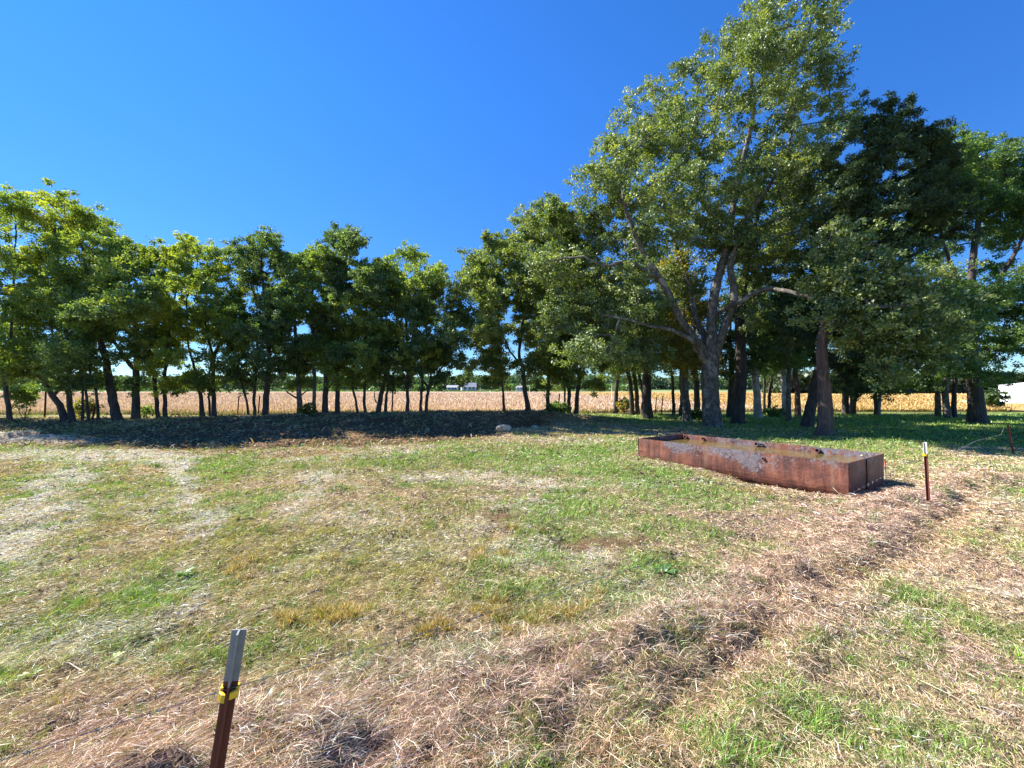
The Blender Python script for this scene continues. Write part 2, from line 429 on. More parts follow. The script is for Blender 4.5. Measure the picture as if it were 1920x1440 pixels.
def strips(name, P0, P1, P2, w, col, material, label, parent=None, z_face=None, tip=0.15):
    """two-segment ribbons P0-P1-P2 of half width w, tapering to the tip"""
    n = len(P0)
    d = P2 - P0; d /= np.linalg.norm(d, axis=1)[:, None] + 1e-9
    a = R.normal(size=(n, 3)); a[:, 2] *= 0.6
    side = np.cross(d, a); side /= np.linalg.norm(side, axis=1)[:, None] + 1e-9
    w = w[:, None]
    V = np.stack([P0-side*w, P0+side*w, P1+side*w*0.85, P1-side*w*0.85, P2+side*w*tip, P2-side*w*tip], 1).reshape(-1, 3)
    b = np.arange(n)[:, None]*6
    Q = np.concatenate([b + np.array([0,1,2,3]), b + np.array([3,2,4,5])], 1).reshape(-1, 4)
    me = quads_mesh(name, V, Q, fcol=np.repeat(col, 2, 0))
    o = link_mesh(name, me, material)
    tag(o, label, None, None, 'stuff')
    return o

def pick_cols(W, keys, n):
    idx = [KEYS.index(k) for k in keys]
    w = W[:, idx]; t = w.sum(1); cw = np.cumsum(w / (t[:, None]+1e-9), 1)
    ch = (R.random(n)[:, None] > cw).sum(1).clip(0, len(idx)-1)
    return np.array([PAL[k] for k in keys])[ch], t

def build_cover():
    # lying cut stalks
    N = 900000
    x, y = sample_ground(N, 0.95, 23); n = len(x)
    W = cover(x, y)
    c, t = pick_cols(W, ['W', 'T', 'P', 'Rr', 'Y', 'S', 'O'], n)
    keep = R.random(n) < np.clip(0.04 + 1.2*t, 0, 1)*np.clip(1.15 - 1.3*W[:, KEYS.index('D')], np.where(y > 11, 0.2, 0.08), 1)*np.clip(0.25 + 2.2*(fbm(x*7, y*7, 3, 6.1)-0.22), 0.25, 1)
    x, y, c, W = x[keep], y[keep], c[keep], W[keep]; n = len(x)
    hay = np.exp(-(seg_dist(x, y, RIDGE)/0.5)**2)
    L = (0.025 + 0.075*R.random(n)**2.0) * (0.75 + 0.045*y) * (1 + 0.5*hay)
    az = np.where(R.random(n) < 0.45, math.radians(34) + R.normal(0, 0.45, n), R.random(n)*2*np.pi)
    el = R.normal(0.10, 0.22, n) + 0.12*hay
    z = H(x, y)
    P0 = np.stack([x, y, z + 0.004 + R.random(n)*0.018*(1+1.4*hay)], 1)
    D = np.stack([np.cos(az)*np.cos(el), np.sin(az)*np.cos(el), np.abs(np.sin(el))*0.9], 1)
    bend = R.normal(0, 0.13, (n, 3)); bend[:, 2] = np.abs(bend[:, 2])*0.5
    P1 = P0 + D*L[:, None]*0.5 + bend*L[:, None]*0.4
    P2 = P0 + D*L[:, None]; P2[:, 2] = np.maximum(P2[:, 2]*0.5 + (P0[:, 2])*0.5, P0[:, 2]-0.006)
    w = np.maximum(0.0006 + 0.0005*R.random(n), 0.00040*y)*(1+0.3*R.random(n))
    j = np.exp(R.normal(0.12, 0.48, n))[:, None]
    col = np.clip(c*j*(1 + R.normal(0, 0.05, (n, 3))), 0.01, 0.85)
    strips("cut_straw", P0, P1, P2, w, col, M_STRAW, "loose cut straw lying over the mown paddock")
    # crumbs of dark thatch between the stalks
    x, y = sample_ground(260000, 1.0, 16); n = len(x)
    W = cover(x, y); kp = R.random(n) < 0.07 + 0.85*sstep(0.53, 0.64, fbm(x*4, y*4, 3, 9.3))*(0.3 + 0.7*sstep(0.4, 0.6, fbm(x*0.7, y*0.7, 3, 9.9))); x, y, W = x[kp], y[kp], W[kp]; n = len(x)
    z = H(x, y) + 0.004; L = (0.008+0.02*R.random(n))*(0.6+0.16*y); az = R.random(n)*6.28
    P0 = np.stack([x, y, z], 1); D = np.stack([np.cos(az), np.sin(az), 0.25*np.abs(R.normal(0, 1, n))], 1)
    P1 = P0 + D*L[:, None]*0.5; P1[:, 2] += L*0.25; P2 = P0 + D*L[:, None]
    col = np.array([[0.095, 0.060, 0.036]])*np.exp(R.normal(0, 0.4, n))[:, None]
    strips("thatch", P0, P1, P2, L*0.22, np.clip(col, 0.01, .5), M_STRAW, "dark crumbled thatch and soil between the stalks", tip=0.5)
    # standing green and olive blades
    N = 520000
    x, y = sample_ground(N, 1.1, 26); n = len(x)
    W = cover(x, y)
    c, t = pick_cols(W, ['G', 'O'], n)
    keep = R.random(n) < np.clip(1.35*t - 0.05, 0.02, 1)
    x, y, c = x[keep], y[keep], c[keep]; n = len(x)
    clump = fbm(x*5, y*5, 3, 8.8)
    Lh = (0.018 + 0.038*R.random(n)) * (0.6 + 1.1*sstep(0.4, 0.7, clump)) * (0.85 + 0.05*y)
    az = np.where(R.random(n) < 0.4, math.radians(30) + R.normal(0, 0.6, n), R.random(n)*2*np.pi); lean = R.random(n)*1.15
    z = H(x, y)
    P0 = np.stack([x, y, z - 0.004], 1)
    D = np.stack([np.cos(az)*lean, np.sin(az)*lean, np.ones(n)], 1); D /= np.linalg.norm(D, axis=1)[:, None]
    P1 = P0 + D*Lh[:, None]*0.55; P1[:, 2] += Lh*0.08
    P2 = P0 + D*Lh[:, None]; P2[:, :2] += np.stack([np.cos(az), np.sin(az)], 1)*Lh[:, None]*0.35
    w = np.maximum(0.0010 + 0.0009*R.random(n), 0.00050*y)
    j = np.exp(R.normal(0.12, 0.38, n))[:, None]
    yel = (R.random(n) < 0.12)[:, None]
    col = np.where(yel, np.array([0.42, 0.36, 0.16])*j, c*j)
    strips("green_grass", P0, P1, P2, w, np.clip(col, 0.01, 0.8), M_GRASS, "short green grass growing through the straw", tip=0.05)
    # litter of fallen leaves and twigs on the soil bank
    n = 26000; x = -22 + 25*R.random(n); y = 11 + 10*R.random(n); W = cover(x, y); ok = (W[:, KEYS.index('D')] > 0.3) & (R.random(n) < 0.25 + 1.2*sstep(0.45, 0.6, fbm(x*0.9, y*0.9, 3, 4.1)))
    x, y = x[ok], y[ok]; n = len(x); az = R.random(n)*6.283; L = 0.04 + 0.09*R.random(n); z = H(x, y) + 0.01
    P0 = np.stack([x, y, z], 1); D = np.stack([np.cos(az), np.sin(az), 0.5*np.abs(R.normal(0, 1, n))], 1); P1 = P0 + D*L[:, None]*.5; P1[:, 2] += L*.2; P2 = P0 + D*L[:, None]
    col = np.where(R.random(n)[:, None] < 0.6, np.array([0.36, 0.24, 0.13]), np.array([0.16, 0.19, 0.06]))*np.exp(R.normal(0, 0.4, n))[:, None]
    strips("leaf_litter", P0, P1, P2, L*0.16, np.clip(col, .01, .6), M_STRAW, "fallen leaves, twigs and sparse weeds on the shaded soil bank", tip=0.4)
    # taller tufts of fresh grass in clumps
    X, Y = sample_ground(700, 1.9, 12); ok = (cover(X, Y)[:, KEYS.index('D')] < 0.4); X, Y = X[ok], Y[ok]
    k = 40; x = np.repeat(X, k) + R.normal(0, 1, len(X)*k)*np.repeat(0.012+0.006*Y, k); y = np.repeat(Y, k) + R.normal(0, 1, len(X)*k)*np.repeat(0.012+0.006*Y, k); n = len(x)
    Lh = np.repeat(0.03 + 0.05*R.random(len(X)), k)*(0.6+0.8*R.random(n))*(0.9+0.06*y); az = R.random(n)*6.283; lean = 0.15 + R.random(n)*1.1; z = H(x, y)
    u_, v_ = tank_uv(x, y); ok = ~((u_ > -0.05) & (u_ < TL+.05) & (v_ > -0.05) & (v_ < TW+.05))
    P0 = np.stack([x, y, z], 1); D = np.stack([np.cos(az)*lean, np.sin(az)*lean, np.ones(n)], 1); D /= np.linalg.norm(D, axis=1)[:, None]
    P1 = P0 + D*Lh[:, None]*0.55; P2 = P0 + D*Lh[:, None]; P2[:, 2] -= Lh*0.12
    tuft = np.repeat(R.random(len(X)), k)[:, None]
    col = np.where(tuft < 0.55, np.array([0.13, 0.235, 0.04]), np.where(tuft < 0.8, np.array([0.24, 0.27, 0.08]), np.array([0.42, 0.31, 0.15])))*np.exp(R.normal(0, 0.28, n))[:, None]
    strips("grass_tufts", P0[ok], P1[ok], P2[ok], np.maximum(0.0011, 0.0005*y)[ok], np.clip(col, .01, .8)[ok], M_GRASS, "small tufts of taller grass dotted over the mown paddock", tip=0.05)
    # golden tufts
    pts = []
    for px, py, k, r in [(600,1150,260,.22),(560,1158,120,.12),(1000,1150,260,.30),(1060,1140,140,.2),(830,1185,120,.14),(880,1045,160,.25),(650,1150,90,.12),(450,1065,70,.2),(1410,925,60,.25),(930,1158,90,.12),(960,1000,60,.2)]:
        g = at(px, py, CAMZ*F/(py-HY)); 
        nc = 5
        for _ in range(nc):
            a, b_ = g[0]+R.normal(0, r*.6), g[1]+R.normal(0, r*.4); pts.append(np.stack([a+R.normal(0, r*.16, k*3//nc), b_+R.normal(0, r*0.14, k*3//nc)], 1))
    p = np.concatenate(pts); x, y = p[:, 0], p[:, 1]; n = len(x)
    Lh = 0.05 + 0.075*R.random(n); az = R.random(n)*2*np.pi; lean = 0.2+R.random(n)*0.9; z = H(x, y)
    P0 = np.stack([x, y, z], 1); D = np.stack([np.cos(az)*lean, np.sin(az)*lean, np.ones(n)], 1); D /= np.linalg.norm(D, axis=1)[:, None]
    P1 = P0 + D*Lh[:, None]*0.55; P2 = P0 + D*Lh[:, None]; P2[:, 2] -= Lh*0.15
    col = np.array([[0.44, 0.32, 0.14]])*np.exp(R.normal(0, 0.35, n))[:, None]
    g = R.random(n) < 0.2; col[g] = [0.2, 0.26, 0.05]
    strips("golden_tufts", P0, P1, P2, np.full(n, 0.0016)*(0.6+0.25*y), np.clip(col, 0, .8), M_GRASS, "golden dried grass tufts standing out of the mown turf", tip=0.05)
    # long pale stalks in the foreground hay
    n = 450
    x, y = sample_ground(n, 1.2, 6); n = len(x)
    L = 0.12 + 0.20*R.random(n); az = R.random(n)*np.pi*2; z = H(x, y)
    P0 = np.stack([x, y, z+0.015], 1); x2 = x+np.cos(az)*L; y2 = y+np.sin(az)*L
    P2 = np.stack([x2, y2, np.maximum(H(x2, y2)+0.02, z-0.02)], 1); P1 = (P0+P2)/2; P1[:, 2] += 0.015; P1[:, :2] += R.normal(0, 0.012, (n, 2))
    col = np.array([[0.60, 0.48, 0.34]])*np.exp(R.normal(0, 0.2, n))[:, None]
    ok = ~((tank_uv(x2, y2)[0] > -0.1) & (tank_uv(x2, y2)[1] > -0.1))
    strips("long_stalks", P0[ok], P1[ok], P2[ok], np.full(ok.sum(), 0.0012), np.clip(col[ok], 0, .8), M_STRAW, "long pale straw stalks scattered over the foreground hay", tip=0.4)
build_cover()

# fields ---------------------------------------------------------
def sheet(name, xs0, xs1, ys, z, material, nx=2, near=None):
    V = []; Q = []
    for r, y in enumerate(ys):
        for c in range(nx):
            t = c/(nx-1); x = xs0 + (xs1-xs0)*t
            yy = y if near is None else y + near(x)*(1 - (r/(len(ys)-1)))
            V.append((x, yy, z(x, yy)))
    for r in range(len(ys)-1):
        for c in range(nx-1): a = r*nx+c; Q.append((a, a+1, a+nx+1, a+nx))
    o = link_mesh(name, quads_mesh(name, np.array(V), Q), material); tag(o, kind='structure'); return o

def field_material():
    m, nt, b, L = mat("dry_crop")
    tc = nt.nodes.new("ShaderNodeTexCoord"); sx = nt.nodes.new("ShaderNodeSeparateXYZ"); L.new(tc.outputs['Object'], sx.inputs[0])
    # ochre standing crop on the right and beyond, pink stubble elsewhere
    mx = nt.nodes.new("ShaderNodeMapRange"); mx.inputs[1].default_value = 16; mx.inputs[2].default_value = 24; L.new(sx.outputs[0], mx.inputs[0])
    my = nt.nodes.new("ShaderNodeMath"); my.operation = 'MULTIPLY_ADD'; my.inputs[1].default_value = 0.9; my.inputs[2].default_value = 0; L.new(sx.outputs[1], my.inputs[0])
    n0 = noise(nt, 0.05, 3); n1 = noise(nt, 1.2, 6, 0.8, vec_scale=(1, 0.35, 1)); n2 = noise(nt, 9, 5, 0.8)
    pink = ramp(nt, n1, [(0.3, (0.38,0.250,0.170)), (0.7, (0.50,0.345,0.245))])
    ochre = ramp(nt, n1, [(0.3, (0.38,0.235,0.08)), (0.7, (0.52,0.335,0.13))])
    c = mixc(nt, mx.outputs[0], pink, ochre)
    c = mixc(nt, 1.0, c, ramp(nt, n2, [(0.3, (0.75,0.74,0.72)), (0.7, (1.2,1.2,1.2))]), 'MULTIPLY')
    L.new(c, b.inputs['Base Color']); b.inputs['Roughness'].default_value = 0.95; b.inputs['Specular IOR Level'].default_value = 0.1
    bump(nt, b, n2, 0.6, 0.06)
    return m
M_FIELD = field_material()
nearx = lambda x: (0 if x < 0 else min(3.0, x*0.25))
sheet("crop_field", -420, 420, list(np.linspace(26.5, 60, 24)) + [80, 110, 150, 186], lambda x, y: 0.06, M_FIELD, nx=160, near=nearx)
m, nt, b, L = mat("pasture"); n1 = noise(nt, 0.02, 4)
L.new(ramp(nt, n1, [(0.35, (0.10,0.17,0.04)), (0.65, (0.20,0.24,0.08))]), b.inputs['Base Color']); b.inputs['Roughness'].default_value = 0.95
sheet("pasture", -900, 900, [186.2, 300, 420, 700], lambda x, y: 0.10, m)
m, nt, b, L = mat("stubble"); n1 = noise(nt, 0.3, 4)
L.new(ramp(nt, n1, [(0.35, (0.42,0.28,0.09)), (0.65, (0.55,0.38,0.15))]), b.inputs['Base Color']); b.inputs['Roughness'].default_value = 0.95
sheet("stubble_strip", 14, 420, [112, 150, 184], lambda x, y: 0.12, m, nx=8, near=lambda x: -min(20, (x-14)*0.3))

def crop_fringe():
    n = 120000
    y = 25.6 + (R.random(n)**2.4)*120; x = (R.random(n)*2-1)*(y*1.3)
    y = y + np.where(x > 0, np.minimum(3.0, x*0.25), 0)
    h = (0.10 + 0.16*R.random(n))*(0.7+0.6*fbm(x*0.5, y*0.5, 3, 2)); az = R.random(n)*6.28
    z = np.where(y < 27, H(x, y), 0.06)
    P0 = np.stack([x, y, z], 1); P2 = P0 + np.stack([np.cos(az)*h*0.4, np.sin(az)*h*0.4, h], 1); P1 = (P0+P2)/2; P1[:, 2] += h*0.05
    right = sstep(14, 24, x)[:, None]
    col = (np.array([[0.62, 0.455, 0.33]])*(1-right) + np.array([[0.50, 0.34, 0.12]])*right)*np.exp(R.normal(0, 0.25, n))[:, None]
    edge = (y < 27.4) & (R.random(n) < 0.6); col[edge] = np.array([0.30, 0.26, 0.09])*np.exp(R.normal(0, 0.3, edge.sum()))[:, None]
    strips("dry_crop", P0, P1, P2, 0.0009*y, np.clip(col, 0.01, .8), M_STRAW, "dry crop plants standing along the edge of the field", tip=0.3)
crop_fringe()

# ------------------------------------------------------------------ trees
TONES = {  # (dark, mid, light) leaf albedo
 'mid':    ((0.085,0.150,0.036), (0.150,0.235,0.056), (0.28,0.36,0.080)),
 'hero':   ((0.078,0.130,0.034), (0.160,0.225,0.062), (0.34,0.38,0.115)),
 'yellow': ((0.130,0.200,0.030), (0.290,0.370,0.050), (0.52,0.53,0.080)),
 'ygreen': ((0.100,0.175,0.034), (0.200,0.290,0.052), (0.37,0.43,0.075)),
 'dark':   ((0.055,0.105,0.038), (0.092,0.160,0.056), (0.17,0.24,0.080)),
 'cedar':  ((0.034,0.066,0.026), (0.058,0.100,0.040), (0.12,0.17,0.060)),
 'rusty':  ((0.120,0.150,0.032), (0.220,0.225,0.048), (0.42,0.33,0.075)),
 'lush':   ((0.070,0.135,0.034), (0.125,0.215,0.052), (0.22,0.32,0.075)),
}
def blob_fill(cx, top, bot, hw, n=None, r=None, rng=None, shape='round'):
    """clumps filling a crown drawn in photo pixels"""
    rng = rng or R
    hh = bot - top
    n = n or int(8 + hh*hw/2600)
    out = []
    for i in range(n):
        t = (i + rng.random())/n                  # 0 bottom .. 1 top
        if shape == 'round': wdt = math.sin(math.pi*min(1, 0.16 + 0.80*t))**0.6
        elif shape == 'cone': wdt = 1.0 - 0.80*t
        else: wdt = 0.55 + 0.45*math.sin(math.pi*t)
        rr = (r or hw*0.42)*rng.uniform(0.75, 1.2)*(1 - 0.3*t)
        s = rng.uniform(-1, 1)
        x = cx + s*max(0, hw*wdt - rr*0.6); y = bot - rr*0.6 - t*(hh - rr*1.5)
        out.append((x, y, rr))
    out.append((cx + rng.uniform(-.15, .15)*hw, top + hw*0.30, hw*0.32))
    return out

def make_tree(name, label, cat, d, stems, blobs, tone='mid', nleaf=12000, leaf=0.10, bark=B_DARK, group=None,
              seed=1, sigma=0.24, term_px=None, leafmat=None, depth=None, droop=0.2, gap=0.42, needle=False, dens=1.0, twig=0.007):
    rng = np.random.default_rng(seed)
    sc = d / F
    # --- stems
    nodes = []; par = []; rad = []; plen = []; isst = []
    base = None
    st_pts = []
    for si, st in enumerate(stems):
        P = []; Wd = []
        for q in st:
            dd = q[3] if len(q) > 3 else 0.0
            P.append(at(q[0], q[1], d + dd)); Wd.append(q[2]*sc*0.5)
        P = np.array(P); Wd = np.array(Wd)
        if si == 0 or len(st[0]) > 4:
            gz = float(H(P[0][0], P[0][1], False)); P[0][2] = gz - 0.08
        if base is None: base = P[0].copy(); base[2] += 0.08
        # Catmull-Rom resample
        L = np.concatenate([[0], np.cumsum(np.linalg.norm(np.diff(P, axis=0), axis=1))])
        m = max(3, int(L[-1]/0.22)); tt = np.linspace(0, L[-1], m)
        Q = []
        for t in tt:
            k = min(len(P)-2, max(0, np.searchsorted(L, t)-1)); u = (t-L[k])/max(1e-6, L[k+1]-L[k])
            p0 = P[max(0, k-1)]; p1 = P[k]; p2 = P[k+1]; p3 = P[min(len(P)-1, k+2)]
            Q.append(0.5*((2*p1) + (-p0+p2)*u + (2*p0-5*p1+4*p2-p3)*u*u + (-p0+3*p1-3*p2+p3)*u**3))
        Q = np.array(Q); rr = np.interp(tt, L, Wd)
        Q[1:-1] += rng.normal(0, 0.010 + 0.0*Q[1:-1])
        st_pts.append((Q, rr, si == 0 or len(st[0]) > 4))
        for k in range(m):
            if k == 0:
                if nodes and not (len(st[0]) > 4):
                    dd2 = np.linalg.norm(np.array(nodes) - Q[0], axis=1); p = int(dd2.argmin())
                else: p = -1
            else: p = len(nodes)-1
            nodes.append(Q[k]); par.append(p); rad.append(rr[k]); isst.append(1)
            plen.append(0 if p < 0 else plen[p] + np.linalg.norm(Q[k]-np.array(nodes[p]))*0.5)
    # --- attraction points
    A = []; AC = []
    tot = sum(b[2]**2 for b in blobs)
    spacing = (term_px or 15)*sc
    for bi, bl in enumerate(blobs):
        r = bl[2]*sc; ddp = bl[3] if len(bl) > 3 else rng.normal(0, 1)*(depth if depth is not None else 1.0)
        c = at(bl[0], bl[1], d + ddp)
        k = max(3, int(2.4*(r/spacing)**2*dens))
        vdir = rng.normal(size=(k, 3)); vdir /= np.linalg.norm(vdir, axis=1)[:, None]
        rr = r*(0.35 + 0.65*rng.random(k)**0.5)
        p = c + vdir*rr[:, None]*np.array([1, 1, 0.85])
        tone_b = rng.normal(0, 0.5)
        keepm = fbm(p[:, 0]*1.1 + seed, p[:, 2]*1.1 + p[:, 1]*0.7, 3, 0.5) > gap - 0.10*rng.random(k)
        if keepm.sum() >= 3: p = p[keepm]
        A.append(p); AC.append(np.full(len(p), tone_b))
    A = np.concatenate(A); AC = np.concatenate(AC)
    low = min(0.5, 0.15*(max(b[2] for b in blobs)*sc)/0.3)
    sel = A[:, 2] > base[2] + low - 0.1
    A = A[sel]; AC = AC[sel]
    N0 = np.array(nodes)
    md = np.min(np.linalg.norm(A[:, None, :] - N0[None, ::2, :], axis=2), axis=1)
    order = np.argsort(md + rng.random(len(md))*0.4)
    cap = len(nodes) + len(A)*14
    NP = np.zeros((cap, 3)); NP[:len(nodes)] = N0; PL = np.zeros(cap); PL[:len(nodes)] = plen
    # avoid attaching to the lowest part of the trunk
    cnt = len(nodes); penal = np.zeros(cap)
    hmin = base[2] + min(0.9, 0.3*(A[:, 2].max() - base[2]))
    for k in range(cnt):
        if NP[k][2] < hmin: penal[k] = 50
    terms = []
    for a in order:
        q = A[a]
        dv = q - NP[:cnt]; dist = np.sqrt((dv*dv).sum(1))
        cost = dist*(1 + 0.35*(dv[:, 2] < -0.15*dist)) + 0.22*PL[:cnt] + penal[:cnt]
        p = int(cost.argmin()); D = dist[p]
        ns = max(2, min(12, int(D/0.30)))
        p0 = NP[p].copy(); mid = (p0+q)/2 + rng.normal(0, 0.07, 3)*D; mid[2] += D*0.10
        prev = p
        for s in range(1, ns+1):
            t = s/ns; X = (1-t)**2*p0 + 2*t*(1-t)*mid + t*t*q + rng.normal(0, 0.012, 3)*min(1, D)
            NP[cnt] = X; PL[cnt] = PL[prev] + D/ns; par.append(prev); rad.append(0.0); isst.append(0); prev = cnt; cnt += 1
        terms.append((prev, a))
    NP = NP[:cnt]; par = np.array(par)
    # --- pipe model
    load = np.zeros(cnt)
    for t, _ in terms: load[t] += 1
    for i in range(cnt-1, -1, -1):
        if par[i] >= 0 : load[par[i]] += load[i]
    radn = twig*np.maximum(load, 1)**0.44
    rad = np.array(rad); rad = np.where(rad > 0, rad, radn)
    for i in range(cnt):
        if par[i] >= 0: rad[i] = min(rad[i], rad[par[i]]) if not isst[i] else rad[i]
    # --- chains
    kids = [[] for _ in range(cnt)]
    for i in range(cnt):
        if par[i] >= 0: kids[par[i]].append(i)
    VT, QT, VB, QB = [], [], [], []; ot = 0; ob = 0
    for Q, rr, grounded in st_pts:
        K = 12 if rr[0] > 0.09 else 8
        if grounded:    # root flare
            h = Q[:, 2] - Q[0][2]; rr = rr*(1 + 0.18*np.exp(-h/0.20))
        v, q = tube_arrays(Q, rr, K)
        if rr[0] > 0.07:
            th = np.tile(np.arange(K)*2*np.pi/K, len(Q)); hh = np.repeat(Q[:, 2]-Q[0][2], K); c = np.repeat(Q, K, 0)
            rd = v - c
            lob = 1 + 0.05*np.sin(3*th + seed) + 0.04*np.sin(5*th + 2*hh) + (0.16*np.sin(4*th+seed)*np.exp(-hh/0.25) if grounded else 0)
            v = c + rd*lob[:, None] + rng.normal(0, 0.004, v.shape)
        VT.append(v); QT.append(q + ot); ot += len(v)
    starts = []
    for i in range(cnt):
        if isst[i]: starts += [(i, c) for c in kids[i] if not isst[c]]
    while starts:
        p, c = starts.pop()
        ch = [p, c]
        while kids[ch[-1]]:
            ks = sorted(kids[ch[-1]], key=lambda k: -load[k]); starts += [(ch[-1], k) for k in ks[1:]]; ch.append(ks[0])
        rr = rad[ch].copy(); rr[0] = rr[1] if len(rr) > 1 else rr[0]
        rr[-1] *= 0.5
        K = 7 if rr[0] > 0.05 else (5 if rr[0] > 0.02 else 3)
        v, q = tube_arrays(NP[ch], rr, K)
        VB.append(v); QB.append(q + ob); ob += len(v)
    root = empty(name, tuple(base)); tag(root, label, cat, group)
    off = base
    for v, q in zip(VB, QB): VT.append(v); QT.append(q + ot)
    link_mesh("trunk", quads_mesh("trunk", np.concatenate(VT) - off, np.concatenate(QT), smooth=True), bark, root)
    # --- leaves
    tn = np.array([t for t, _ in terms]); ta = np.array([a for _, a in terms])
    per = nleaf/len(tn); cntl = rng.poisson(per, len(tn))
    rep = np.repeat(np.arange(len(tn)), cntl); n = len(rep)
    tip = NP[tn[rep]]; pp = NP[par[tn[rep]]]
    tt = rng.random(n)[:, None]
    sg = sigma
    # leaves sit in small sprays: several sprays to a twig, each with its own attitude
    nsub = 5; sid = rep*nsub + rng.integers(0, nsub, n)
    soff = np.clip(rng.normal(0, 1, (len(tn)*nsub, 3)), -2.0, 2.0)*np.array([sg, sg, sg*0.75])
    sdir = rng.normal(size=(len(tn)*nsub, 3)); stv = rng.normal(0, 1, len(tn)*nsub)
    pos = tip*(1-0.5*tt) + pp*0.5*tt + soff[sid] + np.clip(rng.normal(0, 1, (n, 3)), -2.2, 2.2)*np.array([sg, sg, sg*0.7])*0.36
    pos[:, 2] -= droop*sg*rng.random(n)
    az = rng.random(n)*2*np.pi; el = rng.normal(-0.45, 0.5, n)
    ax = np.stack([np.cos(az)*np.cos(el), np.sin(az)*np.cos(el), np.sin(el)], 1)
    nrm = rng.normal(size=(n, 3))*0.55 + sdir[sid]*0.75; nrm[:, 2] += 0.9
    side = np.cross(ax, nrm); side /= np.linalg.norm(side, axis=1)[:, None] + 1e-9
    up = np.cross(side, ax)
    Ls = leaf*rng.uniform(0.65, 1.35, n)
    wd = Ls*(0.36 if not needle else 0.20)
    if needle: Ls = Ls*1.3
    a0 = pos - ax*Ls[:, None]*0.5; a2 = pos + ax*Ls[:, None]*0.5
    a1 = pos + side*wd[:, None] + up*(Ls*0.10)[:, None]; a3 = pos - side*wd[:, None] + up*(Ls*0.10)[:, None]
    V = np.stack([a0, a1, a2, a3], 1).reshape(-1, 3) - off
    dk, md_, lt = [np.array(c) for c in TONES[tone]]
    tv = 0.45 + 0.17*AC[ta[rep]] + 0.16*rng.normal(0, 1, len(tn))[rep] + 0.14*rng.normal(0, 1, n) + 0.14*stv[sid]
    tv = np.clip(tv, 0, 1)[:, None]
    col = np.where(tv < 0.5, dk + (md_-dk)*tv*2, md_ + (lt-md_)*(tv*2-1))
    col = col*np.exp(rng.normal(0, 0.12, n))[:, None]
    me = quads_mesh("crown", V, np.arange(n*4).reshape(-1, 4), fcol=col)
    link_mesh("crown", me, leafmat or M_LEAF, root)
    return root

FG = 'trees in the row along the bank'
GG = 'trees of the grove behind the trough'

# ---- the big tree behind the trough
hero_stems = [
 [(1336,803,36),(1334,770,32),(1331,735,30),(1330,700,31),(1333,668,27),(1334,635,20),(1333,600,17),(1338,560,16),(1346,520,15),(1358,482,13),(1366,440,11,.2),(1376,380,10,.3),(1388,320,9,.3),(1404,255,8,.2),(1414,195,7),(1408,140,5),(1425,80,4)],
 [(1340,668,20),(1352,632,15,-.2),(1364,596,14,-.3),(1376,562,13,-.4),(1374,532,12,-.4),(1369,505,11,-.4),(1382,455,9,-.5),(1402,405,8,-.6),(1440,350,6,-.7),(1475,290,5,-.8),(1490,200,3,-.8)],
 [(1326,680,20),(1312,655,17,-.3),(1298,630,15,-.5),(1276,602,14,-.8),(1256,560,13,-1.),(1236,520,11,-1.2),(1214,488,10,-1.3),(1190,440,8,-1.5),(1172,385,6,-1.6),(1165,330,4,-1.6)],
 [(1330,655,17),(1318,625,12,.5),(1303,590,11,.9),(1296,550,10,1.2),(1284,515,9,1.4),(1272,478,8,1.6),(1258,430,7,1.8),(1248,370,6,2.),(1262,300,4,2.)],
 [(1322,655,14),(1300,640,9,-.8),(1278,628,8,-1.2),(1252,618,7,-1.6),(1222,612,5,-2),(1180,600,4,-2.3),(1130,590,3,-2.6)],
 [(1342,590,9),(1362,577,8,-.5),(1388,565,8,-1.),(1415,549,8,-1.4),(1442,541,8,-1.7),(1470,546,7,-2.4),(1505,553,7,-3.0),(1538,563,6,-3.5),(1560,580,6,-3.8),(1588,600,5,-4.1),(1620,632,3,-4.3)],
 [(1538,563,6,-3.5),(1580,560,5,-4.2),(1622,562,5,-4.7),(1640,576,5,-4.9),(1662,574,4,-5.0),(1690,575,2,-5.1)],
 [(1236,520,9,-1.2),(1205,505,7,-1.6),(1172,492,6,-2.),(1135,498,4,-2.4),(1095,480,3,-2.7)],
 [(1366,440,8,.2),(1330,400,7,.4),(1300,350,6,.4),(1290,290,5,.3),(1310,220,4,.2)],
 [(1358,482,8),(1395,440,7,.8),(1440,420,6,1.4),(1490,400,5,1.9),(1530,360,4,2.2)],
]
